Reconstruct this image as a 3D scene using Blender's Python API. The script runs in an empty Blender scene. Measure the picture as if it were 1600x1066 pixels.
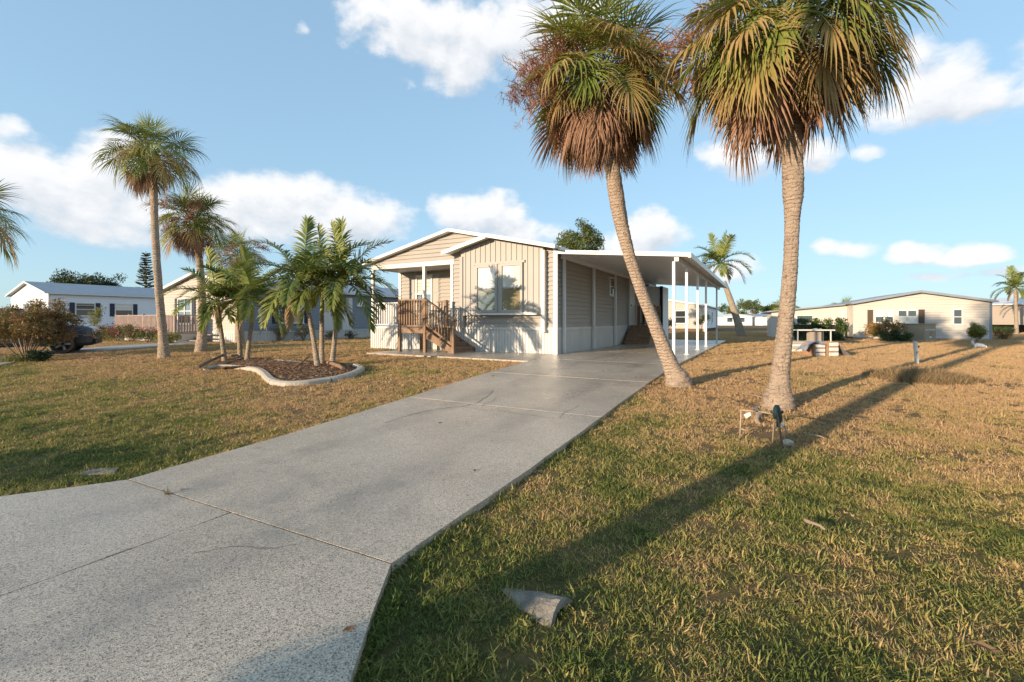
import bpy, math, random
import numpy as np
from mathutils import Vector, Matrix

# ------------------------------------------------------------------ camera, sky, sun, exposure
scene = bpy.context.scene
COL = scene.collection
R = math.radians
F, HZ, CZ, TH = 715.0, 502.0, 1.45, R(29)          # focal length in photo pixels, horizon row, eye height, street angle
cam_d = bpy.data.cameras.new('camera')
cam = bpy.data.objects.new('camera', cam_d); COL.objects.link(cam)
cam.location = (0, 0, CZ); cam.rotation_euler = (R(90), 0, 0)
cam_d.sensor_width = 36; cam_d.lens = F / 1600 * 36
cam_d.shift_y = -(533 - HZ) / 1600
cam_d.clip_start = 0.05; cam_d.clip_end = 3000
scene.camera = cam
SUN_AZ, SUN_EL = R(230.5), R(10.0)                   # clockwise from +Y; low evening sun behind the camera, to the left
EXPOSURE = 1.08
scene.view_settings.view_transform = 'Standard'; scene.view_settings.look = 'None'
scene.view_settings.gamma = 1; scene.view_settings.use_curve_mapping = False
scene.view_settings.exposure = EXPOSURE
scene.cycles.use_denoising = True
scene.cycles.max_bounces = 6; scene.cycles.diffuse_bounces = 3; scene.cycles.transparent_max_bounces = 12
scene.cycles.sample_clamp_indirect = 6

sun_d = bpy.data.lights.new('sun', 'SUN'); sun_d.energy = 3.4; sun_d.angle = R(0.55); sun_d.color = (1.0, 0.785, 0.56)
sun = bpy.data.objects.new('sun', sun_d); COL.objects.link(sun)
sdir = Vector((math.sin(SUN_AZ) * math.cos(SUN_EL), math.cos(SUN_AZ) * math.cos(SUN_EL), math.sin(SUN_EL)))
sun.rotation_euler = sdir.to_track_quat('Z', 'Y').to_euler(); sun.location = sdir * 40

class N:
    """small node-tree helper"""
    def __init__(s, nt): s.nt = nt
    def n(s, t, **kw):
        x = s.nt.nodes.new(t)
        for k, v in kw.items(): setattr(x, k, v)
        return x
    def link(s, a, b): s.nt.links.new(a, b)
    def put(s, sock, v):
        if hasattr(v, 'links'): s.link(v, sock)
        else: sock.default_value = v
    def m(s, op, a, b=None, c=None, clamp=False):
        x = s.n('ShaderNodeMath', operation=op); x.use_clamp = clamp
        s.put(x.inputs[0], a)
        if b is not None: s.put(x.inputs[1], b)
        if c is not None: s.put(x.inputs[2], c)
        return x.outputs[0]
    def vm(s, op, a, b=None):
        x = s.n('ShaderNodeVectorMath', operation=op)
        s.put(x.inputs[0], a)
        if b is not None: s.put(x.inputs[1], b)
        return x.outputs[0]
    def mix(s, f, a, b, blend='MIX'):
        x = s.n('ShaderNodeMix', data_type='RGBA', blend_type=blend)
        s.put(x.inputs[0], f); s.put(x.inputs[6], a); s.put(x.inputs[7], b)
        return x.outputs[2]
    def rng(s, v, a, b, c, d, smooth=False):
        x = s.n('ShaderNodeMapRange', interpolation_type='SMOOTHSTEP' if smooth else 'LINEAR')
        s.put(x.inputs[0], v)
        for i, k in enumerate((a, b, c, d)): s.put(x.inputs[1 + i], k)
        return x.outputs[0]
    def noise(s, vec, scale, detail=4, rough=.55, dist=0, col=False):
        x = s.n('ShaderNodeTexNoise'); s.put(x.inputs['Vector'], vec)
        x.inputs['Scale'].default_value = scale; x.inputs['Detail'].default_value = detail
        x.inputs['Roughness'].default_value = rough; x.inputs['Distortion'].default_value = dist
        return x.outputs[1 if col else 0]
def c4(c): return (c[0], c[1], c[2], 1)

# clouds (photo column, row, half width, half height, weight): directions of the cumulus seen in the photograph
CLOUDS = [(80, 285, 150, 60, 1.0), (150, 330, 160, 55, .95), (30, 245, 90, 40, .9), (10, 200, 40, 22, .8), (190, 245, 80, 35, .9),
          (430, 330, 130, 55, 1.0), (560, 340, 90, 48, 1.0), (350, 320, 80, 45, .9), (480, 300, 70, 30, .85),
          (640, 40, 115, 38, 1.0), (720, 80, 95, 50, 1.0), (800, 60, 95, 52, 1.0), (575, 25, 55, 20, .8), (900, 40, 70, 40, .9),
          (755, 335, 75, 34, 1.0), (800, 365, 70, 30, .9), (720, 325, 55, 26, .9), (1010, 370, 62, 38, 1.0), (970, 380, 50, 30, .8),
          (1180, 240, 95, 32, .85), (1270, 240, 55, 24, .9), (1355, 237, 32, 14, .7), (1450, 140, 90, 48, 1.0), (1520, 150, 60, 32, .95),
          (1410, 170, 70, 24, .85), (1425, 100, 40, 32, .9), (1320, 388, 50, 15, .8), (1430, 390, 50, 16, .85), (1520, 394, 52, 20, .9), (1460, 432, 55, 10, .55), (1570, 425, 40, 12, .5),
          (1150, 425, 45, 24, .6), (470, 50, 16, 8, .5), (640, 128, 14, 7, .5)]
def make_world():
    w = bpy.data.worlds.new('World'); scene.world = w; w.use_nodes = True
    nt = w.node_tree; nt.nodes.clear(); k = N(nt)
    tc = k.n('ShaderNodeTexCoord')
    # density of the clouds as a node group of (azimuth, elevation)
    g = bpy.data.node_groups.new('cloud_density', 'ShaderNodeTree')
    g.interface.new_socket('P', in_out='INPUT', socket_type='NodeSocketVector')
    g.interface.new_socket('D', in_out='OUTPUT', socket_type='NodeSocketFloat')
    q = N(g); gi = q.n('NodeGroupInput'); go = q.n('NodeGroupOutput')
    P = gi.outputs[0]
    warp = q.vm('SCALE', q.vm('SUBTRACT', q.noise(P, 9, 3, .55, col=True), (.5, .5, .5)))
    warp.node.inputs['Scale'].default_value = .045
    Pw = q.vm('ADD', P, warp)
    acc = None
    lst = []
    for (cx, cy, rx, ry, wt) in CLOUDS:
        u, v = (cx - 800) / F, (HZ - cy) / F
        az = math.atan(u); el = math.atan(v / math.hypot(1, u))
        sc = 1 / (1 + u * u)
        lst.append((az, el, rx / F * sc, ry / F / math.hypot(1, u), wt))
    rr = random.Random(4)
    for i in range(26):                                           # the same kind of sky all round, behind the camera too
        az = rr.uniform(.95, 5.3); el = rr.uniform(.1, .9); s = rr.uniform(.7, 1.5)
        lst.append((az if az < math.pi else az - 2 * math.pi, el, .14 * s, .06 * s, rr.uniform(.7, 1)))
    for (az, el, rx, ry, wt) in lst:
        dv = q.vm('SUBTRACT', Pw, (az, el, 0)); dv = q.vm('MULTIPLY', dv, (1 / rx, 1 / ry, 0))
        dt = q.n('ShaderNodeVectorMath', operation='DOT_PRODUCT'); q.link(dv, dt.inputs[0]); q.link(dv, dt.inputs[1])
        f = q.m('MULTIPLY_ADD', dt.outputs['Value'], -.62 * wt, wt)
        acc = f if acc is None else q.m('SMOOTH_MAX', acc, f, .25)
    fb = q.noise(q.vm('MULTIPLY', P, (1, 1.4, 1)), 12, 8, .56)
    D = q.m('ADD', acc, q.m('MULTIPLY', q.m('SUBTRACT', fb, .5), 1.9))
    q.link(D, go.inputs[0])
    sep = k.n('ShaderNodeSeparateXYZ'); k.link(tc.outputs['Generated'], sep.inputs[0])
    az = k.m('ARCTAN2', sep.outputs[0], sep.outputs[1]); el = k.m('ARCSINE', sep.outputs[2])
    cmb = k.n('ShaderNodeCombineXYZ'); k.link(az, cmb.inputs[0]); k.link(el, cmb.inputs[1])
    def dens(off):
        x = k.n('ShaderNodeGroup'); x.node_tree = g
        k.link(k.vm('ADD', cmb.outputs[0], off), x.inputs[0]); return x.outputs[0]
    D0 = dens((0, 0, 0)); D1 = dens((-.012, .03, 0))
    cover = k.rng(D0, .16, .80, 0, 1, True)
    shade = k.rng(k.m('SUBTRACT', D1, D0), -.25, .55, 0, 1)
    thick = k.rng(D1, .4, 1.5, 0, 1)
    dark = k.m('MULTIPLY', k.m('ADD', k.m('MULTIPLY', shade, .8), k.m('MULTIPLY', thick, .4)), 1.0, clamp=True)
    sky = k.n('ShaderNodeTexSky', sky_type='NISHITA'); sky.sun_disc = False
    sky.sun_elevation = SUN_EL; sky.sun_rotation = SUN_AZ
    sky.altitude = 0; sky.air_density = SKY_AIR; sky.dust_density = SKY_DUST; sky.ozone_density = SKY_OZ
    gm = k.n('ShaderNodeGamma'); k.link(sky.outputs[0], gm.inputs[0]); gm.inputs[1].default_value = SKY_GAMMA
    tint = k.mix(1.0, gm.outputs[0], c4(SKY_TINT), 'MULTIPLY')
    ccol = k.mix(dark, c4(CLOUD_LIT), c4(CLOUD_DARK))
    col = k.mix(k.m('MULTIPLY', cover, .96), tint, ccol)
    # below the horizon the same air
    bg = k.n('ShaderNodeBackground'); k.link(col, bg.inputs[0]); bg.inputs[1].default_value = SKY_STRENGTH
    out = k.n('ShaderNodeOutputWorld'); k.link(bg.outputs[0], out.inputs[0])
SKY_STRENGTH = 0.15; SKY_AIR = 1.0; SKY_DUST = 0.3; SKY_OZ = 2.0; SKY_GAMMA = .34; SKY_TINT = (1.17, 1.57, 1.89)
CLOUD_LIT = (3.25, 3.25, 3.28); CLOUD_DARK = (2.15, 2.35, 2.6)
make_world()
scene.world.cycles.sampling_method = 'MANUAL'; scene.world.cycles.sample_map_resolution = 256

# ------------------------------------------------------------------ place: axes of the street, terrain, pixel helper
DX, DY = math.sin(TH), math.cos(TH)                 # d: along the driveways, away from the street
NX, NY = math.cos(TH), -math.sin(TH)                # n: along the street, to the right
def smooth(t):
    t = max(0.0, min(1.0, t)); return t * t * (3 - 2 * t)
def zg(x, y): return .35 * smooth((DX * x + DY * y - 1) / 11)
def zg_np(x, y):
    t = np.clip((DX * x + DY * y - 1) / 11, 0, 1); return .35 * t * t * (3 - 2 * t)
def W(n, s, dz=0.0):
    x, y = n * NX + s * DX, n * NY + s * DY
    return Vector((x, y, zg(x, y) + dz))
def NS(p): return (NX * p[0] + NY * p[1], DX * p[0] + DY * p[1])
def G(px, py, dz=0.0):
    """where the ray through a photo pixel meets the terrain"""
    u, w = (px - 800) / F, -(py - HZ) / F
    lo = hi = .3
    while hi < 600:
        if CZ + w * hi < zg(u * hi, hi): break
        lo, hi = hi, hi * 1.02
    for _ in range(36):
        m = (lo + hi) / 2
        if CZ + w * m < zg(u * m, m): hi = m
        else: lo = m
    return Vector((u * hi, hi, zg(u * hi, hi) + dz))
def AT(px, py, Y): return Vector(((px - 800) / F * Y, Y, CZ + (HZ - py) / F * Y))   # pixel at a known depth

# ------------------------------------------------------------------ mesh builder, tagging
class MB:
    def __init__(s): s.v = []; s.f = []; s.a = []
    def add(s, vs, fs, att=None):
        o = len(s.v); s.v += [tuple(v) for v in vs]; s.f += [tuple(i + o for i in f) for f in fs]
        s.a += list(att) if att is not None else [0.0] * len(vs)
        return s
    def box(s, x0, x1, y0, y1, z0, z1, M=None):
        vs = [Vector((x, y, z)) for x in (x0, x1) for y in (y0, y1) for z in (z0, z1)]
        if M is not None: vs = [M @ v for v in vs]
        return s.add(vs, [(0, 1, 3, 2), (4, 6, 7, 5), (0, 4, 5, 1), (2, 3, 7, 6), (0, 2, 6, 4), (1, 5, 7, 3)])
    def bar(s, a, b, w, h=None, up=(0, 0, 1)):
        a, b = Vector(a), Vector(b); h = h or w
        d = (b - a); L = d.length; d.normalize(); u = Vector(up)
        x = d.cross(u)
        if x.length < 1e-4: x = d.cross(Vector((0, 1, 0)))
        x.normalize(); z = x.cross(d).normalized()
        vs = [p + x * (sx * w / 2) + z * (sz * h / 2) for p in (a, b) for sx, sz in ((-1, -1), (1, -1), (1, 1), (-1, 1))]
        return s.add(vs, [(3, 2, 1, 0), (4, 5, 6, 7), (0, 1, 5, 4), (1, 2, 6, 5), (2, 3, 7, 6), (3, 0, 4, 7)])
    def tube(s, pts, rad, n=8, cap=True, wob=None, att=None):
        pts = [Vector(p) for p in pts]; rings = []
        ref = Vector((1, 0, 0))
        for i, p in enumerate(pts):
            d = (pts[min(i + 1, len(pts) - 1)] - pts[max(i - 1, 0)]).normalized()
            x = (ref - d * ref.dot(d))
            if x.length < 1e-3: x = Vector((0, 1, 0)) - d * d.y
            x.normalize(); ref = x; y = d.cross(x)
            r = rad[i] if hasattr(rad, '__len__') else rad
            rings.append([p + (x * math.cos(2 * math.pi * k / n) + y * math.sin(2 * math.pi * k / n)) * r * (wob(i, k) if wob else 1) for k in range(n)])
        o = []; fs = []
        for ri in rings: o += ri
        for i in range(len(pts) - 1):
            for k in range(n):
                a, b = i * n + k, i * n + (k + 1) % n
                fs.append((a, b, b + n, a + n))
        if cap: fs += [tuple(range(n - 1, -1, -1)), tuple(range((len(pts) - 1) * n, len(pts) * n))]
        return s.add(o, fs, att=[att] * len(o) if att is not None else None)
    def prism(s, poly, f0, f1):
        """poly: 2D points; f0, f1 map a point to its two 3D positions"""
        n = len(poly)
        return s.add([f0(p) for p in poly] + [f1(p) for p in poly],
                     [tuple(range(n - 1, -1, -1)), tuple(range(n, 2 * n))] + [(i, (i + 1) % n, (i + 1) % n + n, i + n) for i in range(n)])
    def mesh(s, name, mat, smooth=False):
        m = bpy.data.meshes.new(name); m.from_pydata(s.v, [], s.f)
        if any(s.a):
            at = m.attributes.new('tip', 'FLOAT', 'POINT'); at.data.foreach_set('value', np.array(s.a, dtype=np.float32))
        if mat: m.materials.append(mat)
        if smooth: m.polygons.foreach_set('use_smooth', [True] * len(m.polygons))
        m.update(); return m
    def build(s, name, mat, parent=None, smooth=False, fix=True):
        m = s.mesh(name, mat, smooth)
        if fix:
            import bmesh
            bm = bmesh.new(); bm.from_mesh(m); bmesh.ops.recalc_face_normals(bm, faces=bm.faces); bm.to_mesh(m); bm.free()
        return link(name, m, parent)
def link(name, mesh, parent=None, loc=None, rz=None, scale=None):
    o = bpy.data.objects.new(name, mesh); COL.objects.link(o)
    if parent: o.parent = parent
    if loc is not None: o.location = loc
    if rz is not None: o.rotation_euler = (0, 0, rz)
    if scale is not None: o.scale = (scale,) * 3 if not hasattr(scale, '__len__') else scale
    return o
def tag(o, label=None, cat=None, group=None, kind=None):
    if label: o['label'] = label
    if cat: o['category'] = cat
    if group: o['group'] = group
    if kind: o['kind'] = kind
    return o
def thing(name, label, cat, loc=(0, 0, 0), rz=0, group=None):
    o = link(name, None, None, loc, rz); o.empty_display_size = .2
    return tag(o, label, cat, group)
def box_mesh(name, mat, *a): return MB().box(*a).mesh(name, mat)

# ------------------------------------------------------------------ materials
def principled(name, rough=.6, spec=.4):
    m = bpy.data.materials.new(name); m.use_nodes = True
    nt = m.node_tree; k = N(nt); b = nt.nodes['Principled BSDF']
    b.inputs['Roughness'].default_value = rough; b.inputs['Specular IOR Level'].default_value = spec
    return m, k, b
def mat(name, c1, c2=None, scale=6, rough=.6, spec=.35, bump=0, bscale=40, detail=5, stretch=(1, 1, 1), metal=0, fine=0.0):
    m, k, b = principled(name, rough, spec)
    geo = k.n('ShaderNodeNewGeometry'); pos = k.vm('MULTIPLY', geo.outputs['Position'], stretch)
    c2 = c2 or tuple(x * .86 for x in c1)
    f = k.rng(k.noise(pos, scale, detail, .6), .3, .7, 0, 1)
    col = k.mix(f, c4(c1), c4(c2))
    if fine:
        f2 = k.noise(pos, scale * 14, 3, .7)
        col = k.mix(fine, col, k.mix(f2, c4((0, 0, 0)), c4((1, 1, 1))), 'OVERLAY')
    k.link(col, b.inputs['Base Color']); b.inputs['Metallic'].default_value = metal
    if bump:
        bp = k.n('ShaderNodeBump'); bp.inputs['Strength'].default_value = bump; bp.inputs['Distance'].default_value = .02
        k.link(k.noise(pos, bscale, 5, .6), bp.inputs['Height']); k.link(bp.outputs[0], b.inputs['Normal'])
    return m
def leaf_mat(name, cols, tipcol=None, trans=.3, rough=.5, spec=.35, patch=.6):
    """foliage: hue by piece and by place, tips dried, light coming through"""
    m, k, b = principled(name, rough, spec)
    geo = k.n('ShaderNodeNewGeometry'); oi = k.n('ShaderNodeObjectInfo')
    f = k.m('ADD', k.m('MULTIPLY', oi.outputs['Random'], .5), k.m('MULTIPLY', geo.outputs['Random Per Island'], .5))
    r = k.n('ShaderNodeValToRGB'); el = r.color_ramp.elements
    while len(el) < len(cols): el.new(.5)
    for i, c in enumerate(cols): el[i].position = i / max(1, len(cols) - 1); el[i].color = c4(c)
    f = k.rng(f, .15, .85, 0, 1)
    nz = k.noise(geo.outputs['Position'], 2.3, 3)
    f = k.m('ADD', k.m('MULTIPLY', f, 1 - patch * .5), k.m('MULTIPLY', k.rng(nz, .3, .7, 0, 1), patch * .5))
    k.link(f, r.inputs[0]); col = r.outputs[0]
    if tipcol:
        at = k.n('ShaderNodeAttribute', attribute_name='tip')
        col = k.mix(k.m('POWER', at.outputs['Fac'], 4.0), col, c4(tipcol))
    k.link(col, b.inputs['Base Color'])
    tr = k.n('ShaderNodeBsdfTranslucent'); k.link(col, tr.inputs[0])
    mx = k.n('ShaderNodeMixShader'); mx.inputs[0].default_value = trans
    k.link(b.outputs[0], mx.inputs[1]); k.link(tr.outputs[0], mx.inputs[2])
    k.link(mx.outputs[0], m.node_tree.nodes['Material Output'].inputs[0])
    return m
M = {}
M['tan'] = mat('tan_vinyl_siding', (.40, .37, .33), (.37, .34, .30), .9, .55, .3, fine=.06)
M['tan_panel'] = mat('light_tan_board', (.405, .385, .35), (.38, .36, .325), 1.2, .55, .3, fine=.05)
M['white'] = mat('white_trim_paint', (.72, .70, .66), (.68, .66, .62), 2.5, .45, .4, fine=.05)
M['skirt'] = mat('white_vinyl_skirting', (.64, .62, .585), (.56, .54, .50), 1.8, .5, .35, fine=.16, stretch=(1, 1, .3))
M['alu'] = mat('white_aluminium', (.72, .73, .73), (.66, .67, .67), 2, .35, .5, fine=.05)
M['roof_white'] = mat('white_roof_panel', (.74, .74, .72), (.66, .66, .64), 1.2, .5, .4)
M['roof_grey'] = mat('grey_metal_roof', (.28, .31, .35), (.22, .25, .29), 1.2, .45, .5)
M['wood'] = mat('weathered_brown_wood', (.33, .22, .14), (.19, .12, .08), 5, .75, .2, .4, 60, stretch=(1, 1, .35), fine=.3)
M['wood_tread'] = mat('brown_stair_tread', (.29, .185, .12), (.19, .12, .078), 6, .75, .2, .4, 60, fine=.25)  # slightly darker brown for treads, risers and deck boards
M['grey_wood'] = mat('greyed_deck_boards', (.40, .31, .27), (.30, .23, .20), 6, .8, .2, .3, 60, fine=.25)
M['blue_siding'] = mat('slate_blue_siding', (.27, .30, .34), (.24, .27, .31), 1.5, .55, .3)
M['white_siding'] = mat('white_siding', (.84, .85, .87), (.78, .79, .81), 1.0, .55, .3)
M['cream'] = mat('cream_siding', (.62, .57, .50), (.57, .52, .455), .8, .6, .3)
M['beige'] = mat('beige_siding', (.52, .47, .41), (.48, .43, .37), .8, .6, .3)
M['taupe'] = mat('taupe_siding', (.42, .35, .29), (.38, .32, .26), .8, .6, .3)
M['navy'] = mat('navy_shutter', (.02, .026, .05), (.028, .034, .06), 4, .5, .4)
M['brown_sh'] = mat('brown_shutter', (.10, .07, .05), (.08, .055, .04), 4, .5, .4)
M['concrete'] = mat('pale_concrete', (.52, .46, .38), (.40, .35, .285), 5, .85, .25, .5, 45, fine=.35)
M['old_concrete'] = mat('stained_concrete', (.34, .30, .25), (.13, .115, .095), 7, .9, .2, .8, 40, fine=.45)
M['pave'] = mat('neighbour_concrete', (.42, .40, .37), (.33, .31, .29), 1.2, .85, .25, .3, 30, fine=.25)
M['mulch'] = mat('brown_mulch', (.24, .15, .10), (.12, .075, .05), 14, .95, .1, 1.0, 30, fine=.5)
M['bark'] = mat('grey_bark', (.26, .20, .15), (.15, .11, .085), 9, .9, .15, .8, 30, fine=.4)
M['twig'] = mat('pale_twig', (.36, .27, .20), (.22, .16, .12), 9, .9, .15, fine=.3)
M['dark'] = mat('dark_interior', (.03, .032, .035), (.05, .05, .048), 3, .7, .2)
M['black'] = mat('black_rubber', (.018, .018, .02), (.03, .03, .032), 12, .75, .3)
M['carpaint'] = mat('dark_blue_grey_paint', (.045, .06, .085), (.04, .053, .075), 1, .22, .6)
M['rim'] = mat('grey_wheel_metal', (.30, .30, .31), (.22, .22, .23), 6, .35, .5, metal=.7)
M['cabinet'] = mat('tan_cabinet_paint', (.36, .29, .20), (.32, .255, .175), 2, .55, .4)
M['orange'] = mat('orange_plastic', (.42, .25, .15), (.34, .20, .12), 6, .6, .3, fine=.2)
M['crate_white'] = mat('white_crate_slat', (.80, .76, .68), (.68, .63, .55), 6, .6, .3, fine=.2)
M['tarp'] = mat('grey_tarp', (.33, .35, .39), (.22, .24, .28), 4, .55, .4, .6, 12)
M['valve'] = mat('dark_green_valve', (.03, .07, .06), (.02, .04, .036), 14, .5, .4, fine=.3)
M['pvc'] = mat('aged_pipe', (.46, .34, .23), (.34, .25, .165), 14, .7, .3, fine=.3)
M['curtain'] = mat('pale_blind', (.62, .58, .50), (.55, .51, .44), 3, .8, .2)
M['warmblind'] = mat('warm_curtain', (.50, .40, .24), (.42, .33, .2), 3, .8, .2)

def glass_mat(name, tint, refl):
    m, k, b = principled(name, .04, .5)
    b.inputs['Base Color'].default_value = c4(tint)
    gl = k.n('ShaderNodeBsdfGlossy'); gl.inputs['Roughness'].default_value = .02; gl.inputs['Color'].default_value = (.95, .95, .95, 1)
    fr = k.n('ShaderNodeFresnel'); fr.inputs[0].default_value = 1.5
    f = k.m('ADD', fr.outputs[0], refl, clamp=True)
    mx = k.n('ShaderNodeMixShader'); k.link(f, mx.inputs[0]); k.link(b.outputs[0], mx.inputs[1]); k.link(gl.outputs[0], mx.inputs[2])
    k.link(mx.outputs[0], m.node_tree.nodes['Material Output'].inputs[0]); return m
M['glass'] = glass_mat('window_glass', (.03, .034, .036), .38)
M['glass_blind_or_glare'] = glass_mat('window_glass_blind_or_glare', (.72, .68, .60), .07)
M['glass_warm'] = glass_mat('window_glass_over_curtain', (.30, .25, .15), .15)
M['glass_dark'] = glass_mat('weak_reflection_window_glass', (.03, .035, .035), .12)  # nearly the plain glass colour, with a weaker reflection

def trunk_mat(name, c1, c2, c3, ring):
    m, k, b = principled(name, .9, .15)
    geo = k.n('ShaderNodeNewGeometry'); p = geo.outputs['Position']
    base = k.mix(k.rng(k.noise(p, 5, 5, .65), .35, .65, 0, 1), c4(c1), c4(c2))
    spots = k.rng(k.noise(k.vm('MULTIPLY', p, (1, 1, .45)), 24, 3, .6), .56, .70, 0, 1)
    col = k.mix(k.m('MULTIPLY', spots, .8), base, c4(c3))
    k.link(col, b.inputs['Base Color'])
    wv = k.n('ShaderNodeTexWave', wave_type='BANDS', bands_direction='Z'); wv.inputs['Scale'].default_value = ring
    wv.inputs['Distortion'].default_value = 5; wv.inputs['Detail'].default_value = 3; wv.inputs['Detail Scale'].default_value = 2.5
    k.link(p, wv.inputs['Vector'])
    h = k.m('ADD', k.m('MULTIPLY', wv.outputs['Fac'], .5), k.noise(p, 45, 5, .7))
    bp = k.n('ShaderNodeBump'); bp.inputs['Strength'].default_value = 1.0; bp.inputs['Distance'].default_value = .045
    k.link(h, bp.inputs['Height']); k.link(bp.outputs[0], b.inputs['Normal']); return m
M['sabal_trunk'] = trunk_mat('cabbage_palm_trunk', (.57, .44, .33), (.45, .34, .255), (.17, .115, .08), 5.5)
M['slim_trunk'] = trunk_mat('slim_palm_trunk', (.54, .45, .34), (.43, .345, .26), (.28, .22, .16), 6.5)
M['shaft'] = mat('green_crownshaft', (.42, .42, .08), (.30, .36, .075), 4, .4, .4)
M['petiole'] = mat('palm_leaf_stalk', (.22, .22, .06), (.20, .15, .06), 6, .6, .3)
M['fan_live'] = leaf_mat('fan_leaf_live', [(.10, .15, .03), (.21, .25, .05), (.38, .38, .08)], (.42, .30, .11), .28)
M['fan_mid'] = leaf_mat('fan_leaf_ageing', [(.20, .20, .05), (.36, .26, .09), (.42, .25, .12)], (.48, .29, .16), .25)
M['fan_dead'] = leaf_mat('fan_leaf_dead', [(.22, .135, .09), (.36, .21, .135), (.44, .275, .18)], (.46, .29, .19), .2, .8, .15)
M['pin_live'] = leaf_mat('feather_leaf_live', [(.11, .165, .04), (.20, .25, .06), (.40, .40, .10)], (.46, .38, .14), .3)
M['pin_dry'] = leaf_mat('feather_leaf_dry', [(.30, .20, .11), (.38, .27, .15)], None, .2, .8, .15)
M['flower'] = leaf_mat('dry_flower_stalk', [(.32, .16, .10), (.46, .24, .15), (.52, .30, .19)], None, .15, .9, .1)
M['tree_leaf'] = leaf_mat('tree_leaf', [(.05, .075, .022), (.10, .13, .032), (.18, .19, .045)], None, .25)
M['tree_dark'] = leaf_mat('dark_tree_leaf', [(.022, .042, .016), (.045, .07, .022), (.08, .095, .03)], None, .2)
M['pine_leaf'] = leaf_mat('pine_needles', [(.025, .042, .022), (.045, .065, .03), (.06, .08, .035)], None, .1)
M['rust_leaf'] = leaf_mat('rusty_shrub_leaf', [(.06, .085, .025), (.17, .15, .05), (.33, .17, .075), (.42, .22, .11)], None, .25)
M['hedge_leaf'] = leaf_mat('hedge_leaf', [(.028, .055, .014), (.055, .09, .02), (.09, .125, .03)], None, .2)
M['croton_leaf'] = leaf_mat('croton_leaf', [(.10, .12, .03), (.30, .17, .05), (.45, .20, .07), (.38, .30, .08)], None, .2)
M['yellow_leaf'] = leaf_mat('yellow_green_leaf', [(.12, .14, .03), (.22, .22, .05), (.30, .27, .07)], None, .25)
M['dry_leaf'] = leaf_mat('dry_shrub_leaf', [(.20, .17, .10), (.32, .26, .15), (.14, .14, .06)], None, .2, .8)
M['red_leaf'] = leaf_mat('pink_flower', [(.45, .03, .08), (.55, .06, .13), (.30, .03, .04)], None, .25)
M['dryleaf'] = leaf_mat('fallen_leaf', [(.25, .12, .05), (.16, .09, .05), (.34, .2, .1)], None, .1, .8)

def drive_mat():
    m, k, b = principled('speckled_resin_concrete', .4, .45)
    geo = k.n('ShaderNodeNewGeometry'); p = geo.outputs['Position']
    v = k.n('ShaderNodeTexVoronoi'); v.inputs['Scale'].default_value = 175; k.link(p, v.inputs['Vector'])
    sepc = k.n('ShaderNodeSeparateColor'); k.link(v.outputs['Color'], sepc.inputs[0])
    r = k.n('ShaderNodeValToRGB'); r.color_ramp.interpolation = 'CONSTANT'; e = r.color_ramp.elements
    stops = [(0, (.18, .148, .115)), (.11, (.35, .288, .22)), (.30, (.49, .405, .31)), (.58, (.60, .495, .375)), (.86, (.72, .605, .465))]
    while len(e) < len(stops): e.new(.5)
    for i, (q, c) in enumerate(stops): e[i].position = q; e[i].color = c4(c)
    k.link(sepc.outputs[0], r.inputs[0])
    big = k.rng(k.noise(p, .55, 5, .6), .33, .68, .80, 1.12)
    st = k.rng(k.noise(p, 3.1, 6, .7), .3, .75, 1.05, .9)
    cc = k.n('ShaderNodeCombineXYZ')
    s = k.m('MULTIPLY', big, st)
    for i in range(3): k.link(s, cc.inputs[i])
    col = k.mix(1.0, r.outputs[0], cc.outputs[0], 'MULTIPLY')
    # wear: damp blotches, faint tyre tracks along the drive, a few oil spots
    sp = k.n('ShaderNodeSeparateXYZ'); k.link(p, sp.inputs[0])
    nn = k.m('ADD', k.m('MULTIPLY', sp.outputs[0], NX_), k.m('MULTIPLY', sp.outputs[1], NY_))
    nn = k.m('ADD', nn, k.m('MULTIPLY', k.m('SUBTRACT', k.noise(p, .8, 3), .5), .35))
    tr = None
    for c in (-2.75, -4.15):
        q = k.rng(k.m('ABSOLUTE', k.m('SUBTRACT', nn, c)), .08, .26, 1, 0, True); tr = q if tr is None else k.m('MAXIMUM', tr, q)
    tr = k.m('MULTIPLY', tr, k.rng(k.noise(p, 1.7, 5, .7), .38, .65, 0, .5))
    col = k.mix(tr, col, c4((.16, .145, .13)))
    col = k.mix(k.rng(k.noise(p, .9, 7, .68, .6),   .54, .72, 0, .55), col, c4((.23, .20, .17)))
    oil = k.n('ShaderNodeTexVoronoi'); oil.inputs['Scale'].default_value = 1.1; k.link(p, oil.inputs['Vector'])
    col = k.mix(k.rng(k.m('ADD', oil.outputs['Distance'], k.m('MULTIPLY', k.noise(p, 16, 4), .12)), .09, .14, .45, 0), col, c4((.10, .09, .08)))
    k.link(col, b.inputs['Base Color'])
    k.link(k.rng(k.noise(p, 1.3, 4, .6), .3, .7, .22, .42), b.inputs['Roughness'])
    bp = k.n('ShaderNodeBump'); bp.inputs['Strength'].default_value = .25; bp.inputs['Distance'].default_value = .004
    k.link(v.outputs['Distance'], bp.inputs['Height']); k.link(bp.outputs[0], b.inputs['Normal'])
    return m
NX_, NY_ = math.cos(TH), -math.sin(TH)
M['drive'] = drive_mat()

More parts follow.
